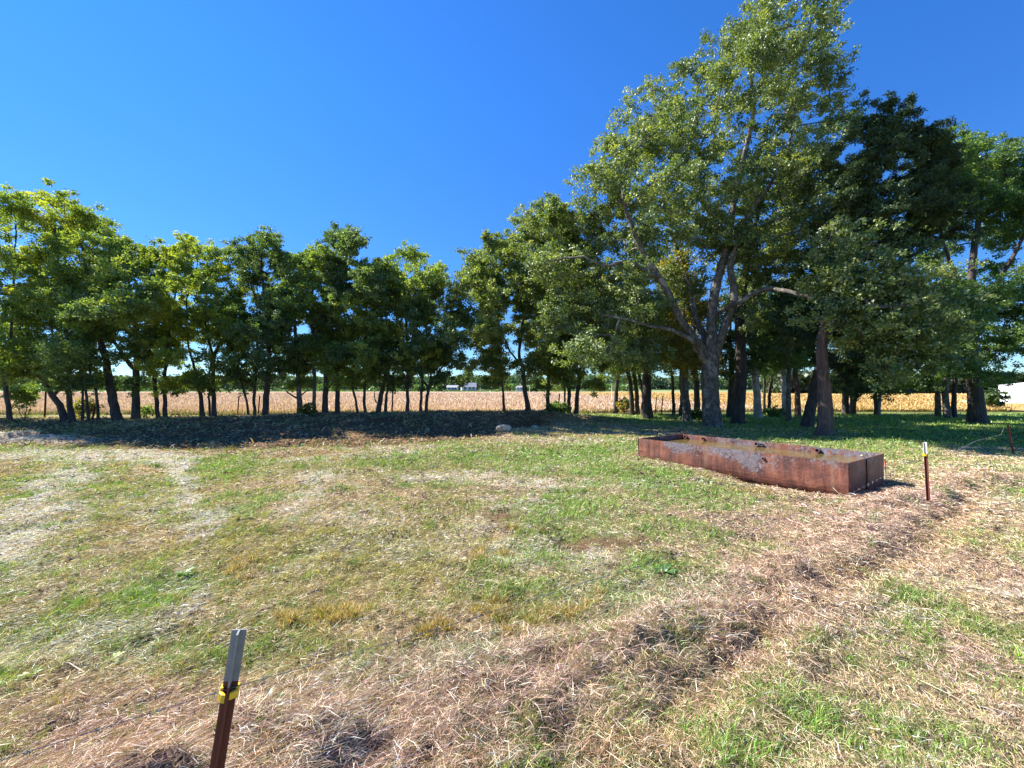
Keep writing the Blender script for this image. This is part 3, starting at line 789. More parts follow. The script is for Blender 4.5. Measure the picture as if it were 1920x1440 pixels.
hero_blobs = [(1480,45,62),(1420,60,52),(1530,35,36),(1545,110,40),(1350,105,48),(1395,140,52),(1475,135,62),(1300,150,42),(1340,195,55),(1440,215,60),(1520,200,55),
 (1225,205,50),(1270,240,50),(1180,255,42),(1220,290,46),(1145,310,44),(1390,280,52),(1310,290,46),(1120,375,48),(1180,370,44),(1085,440,45),(1250,345,44),(1490,290,56),(1555,260,50),
 (1050,430,42),(1140,455,46),(1065,510,45),(1125,545,46),(1200,450,38),(1350,370,44),(1430,370,50),(1290,410,40),(1405,440,40),(1510,380,50),(1570,350,46),
 (1160,600,42),(1100,600,42),(1095,655,34),(1200,560,34),(1235,580,26),(1330,450,30),(1270,480,30),(1480,450,46),(1540,450,44),(1460,510,34),(1520,505,38),(1590,420,46),
 (1560,535,34,-3.9),(1610,520,38,-4.2),(1600,575,30,-4.2),(1640,545,34,-4.4),(1660,600,38,-4.4),(1620,630,32,-4.4),(1690,650,36,-4.6),(1670,690,30,-4.5),(1720,600,34,-4.6),(1700,560,28,-4.6),(1735,660,26,-4.6),(1645,450,40,-2),(1700,470,30,-2.4),(1400,600,18),(1425,580,20),(1365,470,36,.8),(1325,515,32,1.2),(1395,520,32,1.2),(1420,470,38,.6),(1310,440,36,.5),(1255,520,30,1.5),(1290,560,26,1.6),(1350,420,36,-.6),(1230,420,36,.5),(1270,430,34,-.5),(1450,530,34,.8),(1375,350,40,-.8),(1290,350,36,-.8),(1040,500,36,-1.5),(1075,580,38,-1.5),(1120,640,34,-1.8),(1165,665,30,-1.5),(1215,660,28,-1.2),(1035,600,30,-1.5),(1180,520,36,-1.5),(1500,340,40,-0.8),(1555,400,44,-2),(1590,460,40,-3.8),(1540,590,28,-4.4),(1760,640,30,-5.2),(1770,590,26,-5.2),(1690,500,32,-4.8),(1740,520,28,-5.0),(1600,380,30,-1.2)]
make_tree("broad_grey_tree", "tall spreading grey-barked tree with many forked limbs standing just behind the rusty trough", "tree", 17.6,
          hero_stems, [(b[0], b[1], b[2]*1.12) + tuple(b[3:]) for b in hero_blobs], 'hero', 285000, 0.090, B_GREY, None, seed=11, sigma=0.25, term_px=15, depth=1.5, leafmat=M_GLEAF, gap=0.425, twig=0.008)

# ---- cedar and right-hand grove
def T(*a, **k): return make_tree(*a, **k)
T("cedar_tree", "dark cedar with reddish fluted trunk and twisted base, nearest tree right of the trough", "tree", 14.5,
  [[(1545,817,27),(1548,780,25),(1547,740,23),(1543,700,20),(1541,655,18),(1548,600,15),(1560,540,13),(1578,470,10,.5),(1598,400,7,.8),(1622,320,5,.8),(1645,250,3,.5)],
   [(1560,540,9),(1600,500,8,.5),(1660,450,6,.9),(1720,400,4,1.2)],[(1545,640,8),(1580,600,7,.6),(1640,560,5,1.),(1690,520,3,1.2)]],
  [(1740,262,30,0.3),(1735,315,42,0.5),(1775,335,38,0.8),(1755,390,42,0.6),(1790,420,34,0.8),(1700,250,38,0.0),(1770,290,26,0.6),(1655,215,42,0.6),(1690,240,36,0.2),(1620,250,40,-0.1),(1600,300,48,0.6),(1660,300,55,-0.1),(1715,300,40,0.5),(1740,255,24,0.6),(1590,370,50,0.4),(1650,380,55,-0.0),(1710,370,45,-0.0),(1560,440,40,1.5),(1610,450,50,1.8),(1670,460,50,1.2),(1720,440,34,1.7),
   (1540,520,36,1.0),(1590,530,42,1.3),(1650,550,45,1.2),(1530,600,36,1.1),(1580,620,40,2.0),(1640,620,42,0.8),(1500,640,34,1.2),(1560,670,30,1.6),(1620,690,40,1.5),(1670,680,36,0.8),(1600,720,26,1.7),(1480,600,30,1.2)],
  'cedar', 135000, 0.090, B_RED, GG, seed=21, sigma=0.20, term_px=17, depth=1.3, leafmat=M_NEEDLE, gap=0.40, needle=True)
T("leaning_tree", "stout rough trunk leaning right against the reddish cedar trunk", "tree", 17.0,
  [[(1512,803,22),(1518,775,19),(1526,740,18),(1534,700,16),(1542,650,13),(1552,580,10),(1560,500,8),(1570,430,5)]],
  [(1570,420,45),(1530,470,42),(1600,500,45),(1560,560,40),(1500,560,34),(1610,590,34)], 'dark', 14000, 0.10, B_DARK, GG, seed=22, depth=0.9)
T("shade_tree", "big tree with thick straight grey trunk on the green lawn toward the right edge", "tree", 19.5,
  [[(1833,792,29),(1831,765,24),(1829,735,22),(1827,700,21),(1825,665,19),(1822,610,16),(1820,550,13),(1825,480,10),(1835,410,8),(1845,330,5),(1850,270,3)],
   [(1826,690,11),(1800,672,8,-.5),(1770,665,6,-1),(1740,650,4,-1.3)],[(1826,680,11),(1860,655,8,.3),(1900,640,6,.6),(1940,600,4,.8)],
   [(1822,610,10),(1865,540,8,-.4),(1900,480,6,-.8),(1930,420,4,-1)],[(1820,560,9),(1785,500,7,-.4),(1765,440,5,-.8),(1760,380,3,-1)]],
  [(1830,285,36),(1790,320,40),(1870,320,46),(1920,330,46),(1760,360,36),(1820,380,48),(1880,390,50),(1940,400,50),(1770,420,30),(1860,440,40),(1915,430,34),(1890,270,12),(1800,270,16),
   (1850,550,46),(1800,580,42),(1900,570,46),(1950,560,50),(1760,620,34),(1810,640,36),(1870,640,42),(1930,630,44),(1780,680,26),(1875,672,28),(1850,500,22),(1920,510,30),(1960,480,34),(1770,300,34),(1730,340,34),(1740,400,36),(1800,350,40),(1850,330,44),(1900,360,44),(1960,380,40),(1740,560,34),(1730,500,26),(1700,600,26),(1840,700,30),(1740,700,30),(1700,720,24),(1770,275,34),(1745,300,30),(1720,270,26),(1810,290,38),(1850,285,34),(1900,320,40),(1780,340,40),(1720,420,34),(1700,370,30),(1760,460,26)],
  'lush', 190000, 0.088, B_DARK, GG, seed=23, sigma=0.27, depth=1.4, gap=0.34)
T("straight_tree", "dark straight trunk with blotchy bark right beside the big forked grey tree", "tree", 19.6,
  [[(1382,793,24),(1386,750,21),(1389,700,20),(1388,650,18),(1387,600,16),(1392,560,13),(1400,500,10),(1415,430,8),(1430,350,6),(1440,270,4)],[(1390,570,9),(1410,545,7,.4),(1430,510,5,.8),(1455,450,3,1.)]],
  [(1440,300,45),(1410,370,45),(1470,380,48),(1430,450,45),(1490,470,42),(1400,520,34),(1450,570,40),(1500,600,36),(1440,640,30),(1520,520,34)], 'dark', 26000, 0.095, B_DARK, GG, seed=24, depth=1.2)

grove = [
 # name, label, base px, py, width, top dx, crown (cx, top, bottom, hw), tone, bark, leaves
 ("grove_tree","dark-trunked tree left of the forked grey tree, ivy-thin dead twig hanging on its bark",1216,785,17,-8,(1205,420,690,60),'hero',B_DARK,15000),
 ("grove_tree","mid-size tree with mottled trunk in the gap left of the forked grey tree",1289,790,15,-6,(1280,480,700,50),'rusty',B_GREY,12000),
 ("grove_tree","dark leaning trunk directly behind the left flank of the forked grey tree",1308,782,11,-14,(1290,520,700,40),'rusty',B_DARK,8000),
 ("grove_tree","short dark trunk close behind the mottled mid-size tree",1278,780,10,3,(1265,500,690,36),'mid',B_DARK,7000),
 ("grove_tree","slim dark tree leaning left, two trunks left of the mottled tree",1263,778,6,-10,(1250,560,690,34),'mid',B_DARK,6000),
 ("grove_tree","slender tree isolated on the field edge right of the leafy bank end",1154,775,8,8,(1150,560,700,42),'hero',B_DARK,8000),
 ("grove_tree","left stem of the leaning trio at the field edge",1185,778,9,-16,(1150,540,700,40),'mid',B_DARK,7000),
 ("grove_tree","middle stem of the leaning trio at the field edge",1195,778,8,-7,(1190,520,690,40),'mid',B_DARK,7000),
 ("grove_tree","thin right stem of the leaning trio at the field edge",1204,777,6,-14,(1200,560,690,32),'ygreen',B_DARK,5000),
 ("grove_tree","stout dark trunk half hidden behind the blotchy straight trunk",1369,783,12,2,(1370,540,700,36),'dark',B_DARK,7000),
 ("grove_tree","ivy-clad brown trunk in the open gap right of the blotchy straight trunk",1421,783,14,-10,(1420,520,690,42),'lush',B_PALE,10000),
 ("grove_tree","thin dark sapling just right of the ivy-clad brown trunk",1433,778,5,4,(1440,600,700,24),'dark',B_DARK,3500),
 ("grove_tree","dark leaning sapling between the ivy-clad trunk and the pale bare trunk",1443,778,6,8,(1450,580,700,26),'lush',B_DARK,3500),
 ("grove_tree","pale smooth trunk, whitest in the grove behind the trough",1469,781,10,-4,(1470,540,690,38),'lush',B_PALE,8000),
 ("grove_tree","slim grey trunk just right of the whitest trunk",1480,791,9,-2,(1490,560,680,34),'lush',B_GREY,7000),
 ("grove_tree","brown shaded trunk between the slim grey trunk and the leaning stout trunk",1495,781,10,-2,(1500,520,690,40),'dark',B_RED,7000),
 ("grove_tree","short dark trunk in shade just right of the cedar",1586,777,11,2,(1590,560,720,44),'cedar',B_DARK,9000),
 ("grove_tree","thin reddish stem, left of two right of the cedar",1596,778,5,1,(1600,600,730,26),'dark',B_RED,3500),
 ("grove_tree","thin reddish stem, right of two right of the cedar",1603,778,5,2,(1620,600,720,30),'dark',B_RED,4000),
 ("grove_tree","dark stem at the foot of the pale leaning pole tree",1643,779,6,-1,(1640,600,740,40),'cedar',B_DARK,6000),
 ("grove_tree","pale dead-looking pole tree leaning right at the field edge",1648,779,6,14,(1665,600,700,26),'mid',B_PALE,3000),
 ("grove_tree","left trunk of the three grey trunks near the thick lawn tree",1759,782,9,-3,(1745,540,710,46),'lush',B_GREY,9000),
 ("grove_tree","middle leaning trunk of the three grey trunks near the thick lawn tree",1777,784,11,-8,(1770,500,690,46),'mid',B_GREY,9000),
 ("grove_tree","right trunk of the three grey trunks near the thick lawn tree",1789,784,8,8,(1800,560,690,36),'mid',B_DARK,6000),
]
for i, (nm, lb, px, py, w, dx, cr, tone, bark, nl) in enumerate(grove):
    rg = np.random.default_rng(100+i)
    d = CAMZ*F/(py-HY)
    cx, top, bot, hw = cr
    j = lambda: rg.normal(0, 1.5)
    st = [[(px,py,w*1.1),(px+dx*.15+j(),py-35,w*.92),(px+dx*.5+j(),py-80,w*.85),(px+dx+j(),py-125,w*.72),((px+dx+cx)/2+j(),(bot+top)/2+20,w*.5),(cx,top+20,w*.2)]]
    s0 = st[0][3]
    st.append([(s0[0],s0[1],w*.45),(s0[0]+hw*.3*rg.choice([-1,1]),s0[1]-35,w*.35,.4),(cx+rg.uniform(-.7,.7)*hw,(top+bot)/2,w*.22,.8)])
    T(nm, lb, "tree", d, st, blob_fill(cx, top, bot+6, hw*1.25, rng=rg), tone, int(nl*1.8), 0.0044*d, bark, GG, seed=100+i, sigma=0.0150*d, depth=1.1, term_px=12, gap=0.47)

# ---- row on the bank
def dpx(px): return float(np.interp(px, [0,220,300,400,500,600,1000,1060], [17,17.5,18.2,19.2,20,20,20.4,21.5]))
row = [
 # label, stems (list of (px,py,w)), crown list[(cx,top,bottom,hw)], tone, leaves, bark
 ("tree cut by the left edge of the picture, crown low and yellow-green", [[(-14,792,10),(-12,760,9),(-20,700,8),(-24,620,7),(-30,520,5)]], [(-30,380,700,75)], 'ygreen', 20000, B_DARK),
 ("first slender leaning trunk inside the left edge", [[(20,788,12),(16,760,10),(10,725,9),(8,690,8),(20,630,6),(25,540,4),(30,420,2)]], [(28,358,690,58),(50,640,730,45)], 'ygreen', 26000, B_DARK),
 ("low tree whose trunk splits near the ground, limbs sweeping far left", [[(124,785,18),(112,762,14),(98,740,12),(86,722,10),(72,702,8),(52,690,6),(20,680,4)],[(100,742,8),(112,728,7),(122,712,6,.2),(132,680,5,.4),(150,620,4,.6)],[(86,722,7),(88,700,6,.2),(98,660,5,.3),(95,560,3,.5)]], [(60,560,700,52),(110,500,680,50)], 'mid', 20000, B_DARK),
 ("thick dark stem touching the low split tree on its right", [[(136,784,15),(131,755,12),(128,720,11),(128,680,9),(122,600,7),(110,500,5),(100,400,3)]], [(100,348,610,62)], 'yellow', 26000, B_DARK),
 ("thinnest of three saplings left of the big leaning trunk", [[(155,783,6),(155,750,5),(153,715,5),(150,670,4),(140,600,2)]], [(148,560,690,30)], 'mid', 6000, B_DARK),
 ("middle one of three saplings left of the big leaning trunk", [[(166,781,7),(163,750,6),(158,715,5),(155,680,4),(165,600,2)]], [(165,540,690,30)], 'dark', 6000, B_DARK),
 ("curved sapling nearest the big leaning trunk", [[(185,782,7),(182,750,6),(176,720,6),(169,700,5),(160,640,4),(170,560,2)]], [(172,470,660,36)], 'ygreen', 8000, B_DARK),
 ("big dark trunk leaning left, thickest on the left bank", [[(222,789,23),(214,760,19),(207,725,18),(202,695,16),(192,650,13),(180,610,11),(172,575,9),(160,500,6),(150,430,3)]], [(160,375,620,70),(190,430,640,50)], 'ygreen', 30000, B_DARK),
 ("sturdy forked tree right of the big leaning trunk, one limb reaching left", [[(254,781,20),(255,750,16),(255,715,15),(257,685,14),(260,650,10),(258,620,9),(250,580,7),(240,520,4)],[(254,692,12),(240,678,9,-.1),(228,660,8,-.2),(212,638,7,-.3),(196,610,5,-.4),(185,570,3,-.5)]], [(235,440,655,54)], 'mid', 22000, B_DARK),
 ("left stem of the close pair in front of the bright yellow crown", [[(297,781,10),(294,750,9),(289,715,9),(285,685,8),(280,640,5),(285,560,3)]], [(275,462,670,46)], 'yellow', 16000, B_DARK),
 ("right stem of the close pair in front of the bright yellow crown", [[(309,781,10),(309,750,9),(308,715,8),(312,680,7),(318,620,5),(330,540,3)]], [(325,452,672,48)], 'yellow', 20000, B_DARK),
 ("forked dark stem, left of the double tree before the pale gap", [[(379,780,11),(377,750,9),(374,725,8),(366,695,6),(352,640,4),(350,560,3)]], [(352,440,640,36)], 'ygreen', 12000, B_DARK),
 ("thin middle stem of the double tree before the pale gap", [[(394,780,6),(392,745,5),(392,710,5),(396,670,4),(390,600,2)]], [(392,500,650,30)], 'mid', 7000, B_DARK),
 ("right stem of the double tree before the pale gap, wide fork above", [[(402,781,11),(401,745,10),(400,705,9),(402,670,8),(412,648,6),(432,625,4),(440,580,3)],[(402,672,6),(392,640,5,.2),(385,600,4,.4),(388,520,2,.5)]], [(400,458,640,46),(430,560,660,34)], 'ygreen', 18000, B_DARK),
 ("spindly crooked tree left of the tall dark-topped tree", [[(466,777,6),(462,750,5),(455,725,5),(448,700,4),(446,670,3),(455,620,2)]], [(448,560,700,32)], 'lush', 7000, B_DARK),
 ("left stem under the tall dark-topped crown", [[(477,777,8),(477,740,7),(480,700,6),(484,640,5),(480,560,3)]], [(465,455,660,44)], 'dark', 15000, B_DARK),
 ("thick stem under the tall dark-topped crown", [[(497,777,16),(499,745,14),(502,710,12),(504,660,10),(500,600,8),(492,520,5),(488,450,3)]], [(490,425,640,50),(520,600,700,36)], 'dark', 26000, B_DARK),
 ("grey trunk with a dead limb pointing up left", [[(562,777,14),(561,745,12),(559,710,11),(557,670,9),(552,600,7),(548,520,4)],[(559,748,5),(548,742,4,-.2),(537,734,3,-.4)],[(566,740,4),(576,732,3),(584,730,2)]], [(545,470,680,48)], 'lush', 24000, B_GREY),
 ("pale slim trunk between the dead-limbed trunk and the darkest trunk", [[(588,772,10),(589,740,8),(590,700,8),(588,650,7),(584,580,5),(590,500,3)]], [(590,468,660,40)], 'ygreen', 15000, B_GREY),
 ("darkest straight trunk under the tallest round crown", [[(609,777,16),(610,745,13),(612,710,12),(614,670,11),(620,600,9),(635,530,7),(655,460,4)],[(616,728,4),(624,718,3),(630,712,2)]], [(652,428,560,62),(610,560,690,44)], 'dark', 32000, B_DARK),
 ("second dark straight trunk under the tallest round crown", [[(632,777,12),(633,745,11),(632,710,10),(631,670,9),(632,610,7),(640,540,4)]], [(625,470,690,44)], 'ygreen', 22000, B_DARK),
 ("thin s-curved stem right of the two dark straight trunks", [[(671,777,7),(667,750,6),(661,725,6),(663,700,5),(664,670,4),(660,600,3)]], [(660,530,700,36)], 'ygreen', 12000, B_DARK),
 ("narrow upright tree left of the right-leaning trunk", [[(684,775,8),(683,745,7),(685,715,7),(687,680,6),(686,620,4),(690,550,2)]], [(700,480,690,40)], 'ygreen', 16000, B_DARK),
 ("dark trunk leaning right with a bent twig at its left", [[(708,775,14),(712,750,12),(718,725,11),(725,698,9),(733,665,7),(745,600,5),(750,540,3)],[(706,756,3),(701,742,2.5),(703,732,2)]], [(735,520,690,42)], 'dark', 18000, B_DARK),
 ("shorter stem behind the right-leaning trunk", [[(723,775,8),(724,750,7),(727,725,6),(730,690,5),(728,620,3)]], [(720,560,700,30)], 'mid', 8000, B_DARK),
 ("straight tree with sparse pale yellow top at the crown gap", [[(764,772,9),(764,740,8),(765,705,8),(764,660,7),(760,580,6),(758,520,4),(765,475,2)],[(760,580,4),(790,530,3),(815,505,2),(838,500,1.5)]], [(762,462,560,46),(770,560,690,44),(815,500,545,26)], 'ygreen', 19000, B_DARK),
 ("left stem of the low spreading pair beside the crown gap", [[(788,772,8),(790,745,7),(792,715,6),(796,670,5),(800,610,3)]], [(790,540,690,44)], 'dark', 17000, B_DARK),
 ("right stem of the low spreading pair beside the crown gap", [[(799,773,9),(800,745,8),(803,728,7),(792,712,5),(785,695,4)],[(803,730,6),(818,705,5),(832,685,4),(850,665,2)],[(802,735,6),(808,700,5,.3),(815,640,4,.4),(815,570,2,.5)]], [(825,510,690,46),(850,620,735,30)], 'dark', 18000, B_DARK),
 ("small straight tree standing alone on the shadowed end of the bank", [[(945,771,8),(944,745,6),(941,715,5),(938,680,5),(930,620,4),(905,540,2)]], [(890,476,640,62),(925,600,735,50)], 'hero', 34000, B_DARK),
 ("leaning forked tree above the pale rock", [[(991,771,14),(987,748,11),(983,722,10),(980,692,9),(974,670,8),(978,620,7),(985,560,5),(990,480,3)],[(980,688,6),(966,672,5,-.2),(955,655,4,-.3),(940,620,3,-.4)]], [(985,392,520,58),(960,440,620,52),(1000,500,640,60)], 'hero', 52000, B_DARK),
 ("straight trunk with shaggy dark bark right of the pale rock", [[(1028,775,11),(1027,740,9),(1028,705,8),(1028,665,7),(1035,600,6),(1040,500,4)]], [(1045,372,600,56),(1025,580,700,36)], 'hero', 42000, B_DARK),
 ("thinnest stem of the cluster at the right end of the bank", [[(1058,775,6),(1059,740,5),(1058,700,5),(1062,650,3)]], [(1060,590,700,30)], 'mid', 7000, B_DARK),
 ("middle stem of the cluster at the right end of the bank", [[(1067,776,10),(1067,740,9),(1067,705,8),(1068,670,7),(1066,600,5),(1060,520,3)]], [(1075,450,690,52)], 'hero', 28000, B_DARK),
 ("dark right stem of the cluster at the right end of the bank, forking right", [[(1080,774,12),(1083,740,10),(1087,705,9),(1096,672,7),(1108,640,5),(1120,590,3)],[(1086,710,6),(1082,670,5,.3),(1085,610,4,.4)]], [(1110,500,690,46)], 'hero', 22000, B_DARK),
]
for i, (lb, stems, crowns, tone, nl, bark) in enumerate(row):
    rg = np.random.default_rng(300+i)
    d = dpx(stems[0][0][0])
    bl = []
    for (cx, top, bot, hw) in crowns: bl += blob_fill(cx, top, bot+(2 if bot <= 700 else -14), hw*1.28, rng=rg, r=hw*0.44)
    px0 = stems[0][0][0]
    for k in range(3):      # small leafy shoots on the lower trunk and limbs
        q = stems[0][rg.integers(2, 4)]; bl.append((q[0] + rg.normal(0, 20), rg.uniform(655, 722), rg.uniform(9, 17), rg.normal(0, 0.5)))
    stems = [[(q[0], q[1], q[2]*0.74) + tuple(q[3:]) for q in st] for st in stems]
    T("bank_tree", lb, "tree", d, stems, bl, tone, int(nl*1.55), 0.0044*d, bark, FG, seed=300+i, sigma=0.0122*d, depth=1.4, term_px=11, gap=0.535)

# ---- shrubs at the feet of the trees
shr = [("leafy shrub with pale leaves beside the yellow-crowned pair", 277,766,11,'mid',19.5,500),
       ("bare reddish bush at the foot of the dead-limbed trunk", 574,768,20,'rusty',19.5,900),
       ("green bush at the foot of the shaggy dark trunk", 1036,768,13,'lush',21,1300),
       ("rounded bush between the shaggy trunk and the stem cluster", 1048,764,16,'mid',21.5,1800),
       ("reddish dry bush at the field edge left of the leaning trio", 1172,755,13,'rusty',27,1000),
       ("green bush behind the thick lawn tree near the white bin", 1862,742,20,'dark',30,2600),
       ("scrubby low bush behind the saplings left of the big leaning trunk", 158,760,24,'rusty',19,1300),
       ("yellow-green bush hanging over the field behind the first leaning trunk", 45,738,26,'ygreen',19,2500),
       ("small bush at the base of the mottled mid-size tree", 1300,778,16,'lush',21.5,1300),
       ("leafy low clump beside the whitest trunk", 1455,772,16,'mid',24,1300)]
for i, (lb, px, py, r, tone, d, nl) in enumerate(shr):
    rg = np.random.default_rng(500+i); q = at(px, py, d); gz = float(H(q[0], q[1], False))
    bpy_ = HY + (CAMZ-gz)*F/d
    st = [[(px+rg.normal(0,2),bpy_,1.6),(px+rg.normal(0,3),(bpy_+py)/2,1.2),(px,py,0.8)],[(px+2,bpy_-2,1.2),(px+r*.5,(bpy_+py)/2,1),(px+r*.6,py-3,0.6)],[(px-2,bpy_-2,1.2),(px-r*.5,(bpy_+py)/2,1),(px-r*.6,py,0.6)]]
    T("shrub", lb, "shrub", d, st, [(px,py,r*.7),(px-r*.5,py+2,r*.5),(px+r*.5,py+1,r*.5),(px,py+r*.6,r*.5)], tone, nl, 0.0048*d, B_DARK, None, seed=500+i, sigma=0.006*d, depth=0.15, term_px=6, gap=0.3, twig=0.004)

# ---- far woods: one mass
def far_wood(name, label, x0, x1, y0, hfun, n, leaf, col, seed):
    rg = np.random.default_rng(seed)
    x = x0 + (x1-x0)*rg.random(n); dpt = rg.random(n)
    y = y0 + dpt*y0*0.10
    h = hfun(x)*(0.62 + 0.75*fbm(x*0.11/(y0/200), x*0.0+seed, 4, 0.2))
    z = h*rg.random(n)**0.75
    z = np.maximum(z, 0.2)
    c = np.array(col)[None, :]*np.exp(rg.normal(0, 0.25, n))[:, None]*(0.75+0.6*fbm(x*0.05, x*0+3, 3, 1))[:, None]
    nm = rg.normal(size=(n, 3)); a = np.cross(nm, rg.normal(size=(n, 3))); a /= np.linalg.norm(a, axis=1)[:, None]; b = np.cross(nm, a); b /= np.linalg.norm(b, axis=1)[:, None]
    P = np.stack([x, y, z], 1); s = (leaf*rg.uniform(0.5, 1.4, n))[:, None]
    V = np.stack([P-a*s, P-b*s, P+a*s, P+b*s], 1).reshape(-1, 3)
    o = link_mesh(name, quads_mesh(name, V, np.arange(n*4).reshape(-1, 4), fcol=c), M_LEAF); tag(o, label, None, None, 'stuff')
far_wood("distant_wood", "far green wood along the horizon beyond the pasture", -620, 640, 400, lambda x: 13+0*x, 70000, 1.1, (0.07,0.12,0.06), 1)
far_wood("field_edge_wood", "dark wood closing the ochre field on the right", 75, 190, 118, lambda x: 6.0+0*x, 26000, 0.5, (0.04,0.07,0.025), 2)
far_wood("hedgerow", "low hedgerow along the far edge of the pale field", -240, 60, 200, lambda x: 3.2*(fbm(x*0.05, x*0, 3, 7) > 0.5)+0.3, 16000, 0.5, (0.07,0.13,0.03), 3)
m, nt, b, L = mat("wooded_hills"); n1 = noise(nt, 0.01, 5)
L.new(ramp(nt, n1, [(0.3, (0.06,0.10,0.08)), (0.7, (0.10,0.15,0.11))]), b.inputs['Base Color']); b.inputs['Roughness'].default_value = 1  # bluish shift in the greens stands in for distance haze
hx = np.linspace(-5000, 5000, 140); V = []; Q = []
for k, (yy, f) in enumerate([(2600, 0), (2800, .8), (3100, 1.0), (3600, 0)]):
    zz = f*(34 + 26*fbm(hx*0.0012, hx*0, 4, 1))
    V += [(a, yy, c) for a, c in zip(hx, zz)]
for k in range(3):
    for i in range(139): a = k*140+i; Q.append((a, a+1, a+141, a+140))
o = link_mesh("hills", quads_mesh("hills", np.array(V), Q, smooth=True), m); tag(o, kind='structure')

# ------------------------------------------------------------------ trough
def simple(name, col, rough=0.6, metal=0.0, spec=0.5):
    m, nt, b, L = mat(name); n1 = noise(nt, 18, 4)
    L.new(mixc(nt, 1.0, ramp(nt, n1, [(0.3, (0.82,0.82,0.82)), (0.7, (1.1,1.1,1.1))]), col, 'MULTIPLY'), b.inputs['Base Color'])
    b.inputs['Roughness'].default_value = rough; b.inputs['Metallic'].default_value = metal; b.inputs['Specular IOR Level'].default_value = spec
    return m
def rust_material(name="rusty_painted_steel"):
    m, nt, b, L = mat(name)
    fine = noise(nt, 16, 8, 0.8); mid = noise(nt, 3.2, 6, 0.72); big = noise(nt, 1.15, 3, 0.5)
    strk = noise(nt, 2.6, 5, 0.65, vec_scale=(3.2, 3.2, 0.18)); speck = noise(nt, 60, 4, 0.7)
    rust = ramp(nt, mid, [(0.30, (0.085,0.034,0.026)), (0.45, (0.150,0.060,0.044)), (0.56, (0.235,0.085,0.054)), (0.70, (0.29,0.125,0.078))])
    rust = mixc(nt, ramp(nt, strk, [(0.36, (0.75,0.75,0.75)), (0.50, (0,0,0))]), rust, (0.055,0.026,0.022))
    rust = mixc(nt, ramp(nt, strk, [(0.56, (0,0,0)), (0.66, (0.7,0.7,0.7))]), rust, (0.24,0.15,0.085))
    grey = ramp(nt, fine, [(0.36, (0.095,0.072,0.074)), (0.62, (0.22,0.215,0.25))])
    def mul(a, k, c):
        n = nt.nodes.new("ShaderNodeMath"); n.operation = 'MULTIPLY_ADD'; n.inputs[1].default_value = k
        L.new(a, n.inputs[0]); (L.new(c, n.inputs[2]) if not isinstance(c, float) else setattr(n.inputs[2], 'default_value', c)); return n.outputs[0]
    tc = nt.nodes.new("ShaderNodeTexCoord"); sx = nt.nodes.new("ShaderNodeSeparateXYZ"); L.new(tc.outputs['Object'], sx.inputs[0])
    mr = nt.nodes.new("ShaderNodeMapRange"); mr.inputs[1].default_value = 0.10; mr.inputs[2].default_value = 0.45; mr.inputs[3].default_value = -0.12; mr.inputs[4].default_value = 0.03
    L.new(sx.outputs[2], mr.inputs[0])
    v = mul(fine, 0.75, mul(big, 0.7, mr.outputs[0]))
    c = mixc(nt, ramp(nt, v, [(0.765, (0,0,0)), (0.80, (0.9,0.9,0.9))]), rust, grey)
    c = mixc(nt, 1.0, c, ramp(nt, speck, [(0.35, (0.6,0.6,0.6)), (0.6, (1.15,1.15,1.15))]), 'MULTIPLY')
    L.new(c, b.inputs['Base Color']); b.inputs['Roughness'].default_value = 0.6; b.inputs['Specular IOR Level'].default_value = 0.35
    bump(nt, b, fine, 0.4, 0.01)
    return m
M_RUST = rust_material()
ang = math.atan2(U[1], U[0])
tank = empty("water_trough", (TA[0], TA[1], 0), ang)
tag(tank, "long rusty steel water trough with flaking grey paint sunk in the straw", "trough")
ZT, ZB, TH = 0.49, -0.15, 0.012
prof = [(0.0, ZT), (0.0, 0.40), (0.0, 0.30), (0.0, 0.22), (-0.003, 0.15), (-0.010, 0.09), (-0.024, 0.03), (-0.045, -0.02), (-0.075, -0.06), (-0.115, -0.095), (-0.17, -0.12), (-0.24, -0.138), (-0.33, -0.147), (-0.45, ZB)]
full = prof + [(-TW - y, z) for y, z in prof[::-1]]
# shell: outer and inner skins with real thickness, 24 stations along its length with slight dents
NS = 26; V = []; Q = []
def dent(x, z, s): return 0.020*(fbm(np.array(x*1.3+s*5), np.array(z*3.0), 3, 1.0)-0.5)*2
n = len(full)
for k in range(NS):
    x = TL*k/(NS-1)
    for (y, z) in full:
        s = 1 if y > -TW/2 else -1
        V.append((x, y + s*float(dent(x, z, s)), z))
    for (y, z) in full:
        s = 1 if y > -TW/2 else -1
        yi = y - s*TH; V.append((x, yi + s*float(dent(x, z, s)), z if z > ZB+0.01 else z+TH))
for k in range(NS-1):
    a = k*2*n; b2 = a+2*n
    for i in range(n-1):
        Q.append((a+i, b2+i, b2+i+1, a+i+1)); Q.append((a+n+i, a+n+i+1, b2+n+i+1, b2+n+i))
    Q.append((a, a+n, b2+n, b2)); Q.append((a+n-1, b2+n-1, b2+2*n-1, a+2*n-1))
link_mesh("shell", quads_mesh("shell", np.array(V), Q, smooth=False), M_RUST, tank)
for x0, x1 in ((-0.014, -0.001), (TL+0.001, TL+0.014)):
    mb = MB(); poly = [(y*1.0, z) for y, z in full]
    nn = len(poly)
    mb.add([(x0, y, z) for y, z in poly] + [(x1, y, z) for y, z in poly],
           [tuple(range(nn)), tuple(range(nn, 2*nn))[::-1]] + [(i, nn+i, nn+(i+1) % nn, (i+1) % nn) for i in range(nn)])
    mb.build("end_plate", M_RUST, tank)
mb = MB(); mb.tube([(-0.02, -0.004, 0.485), (-0.02, -0.004, 0.2), (-0.02, -0.05, 0.05)], 0.011, 6); mb.build("corner_weld", M_RUST, tank, smooth=True)
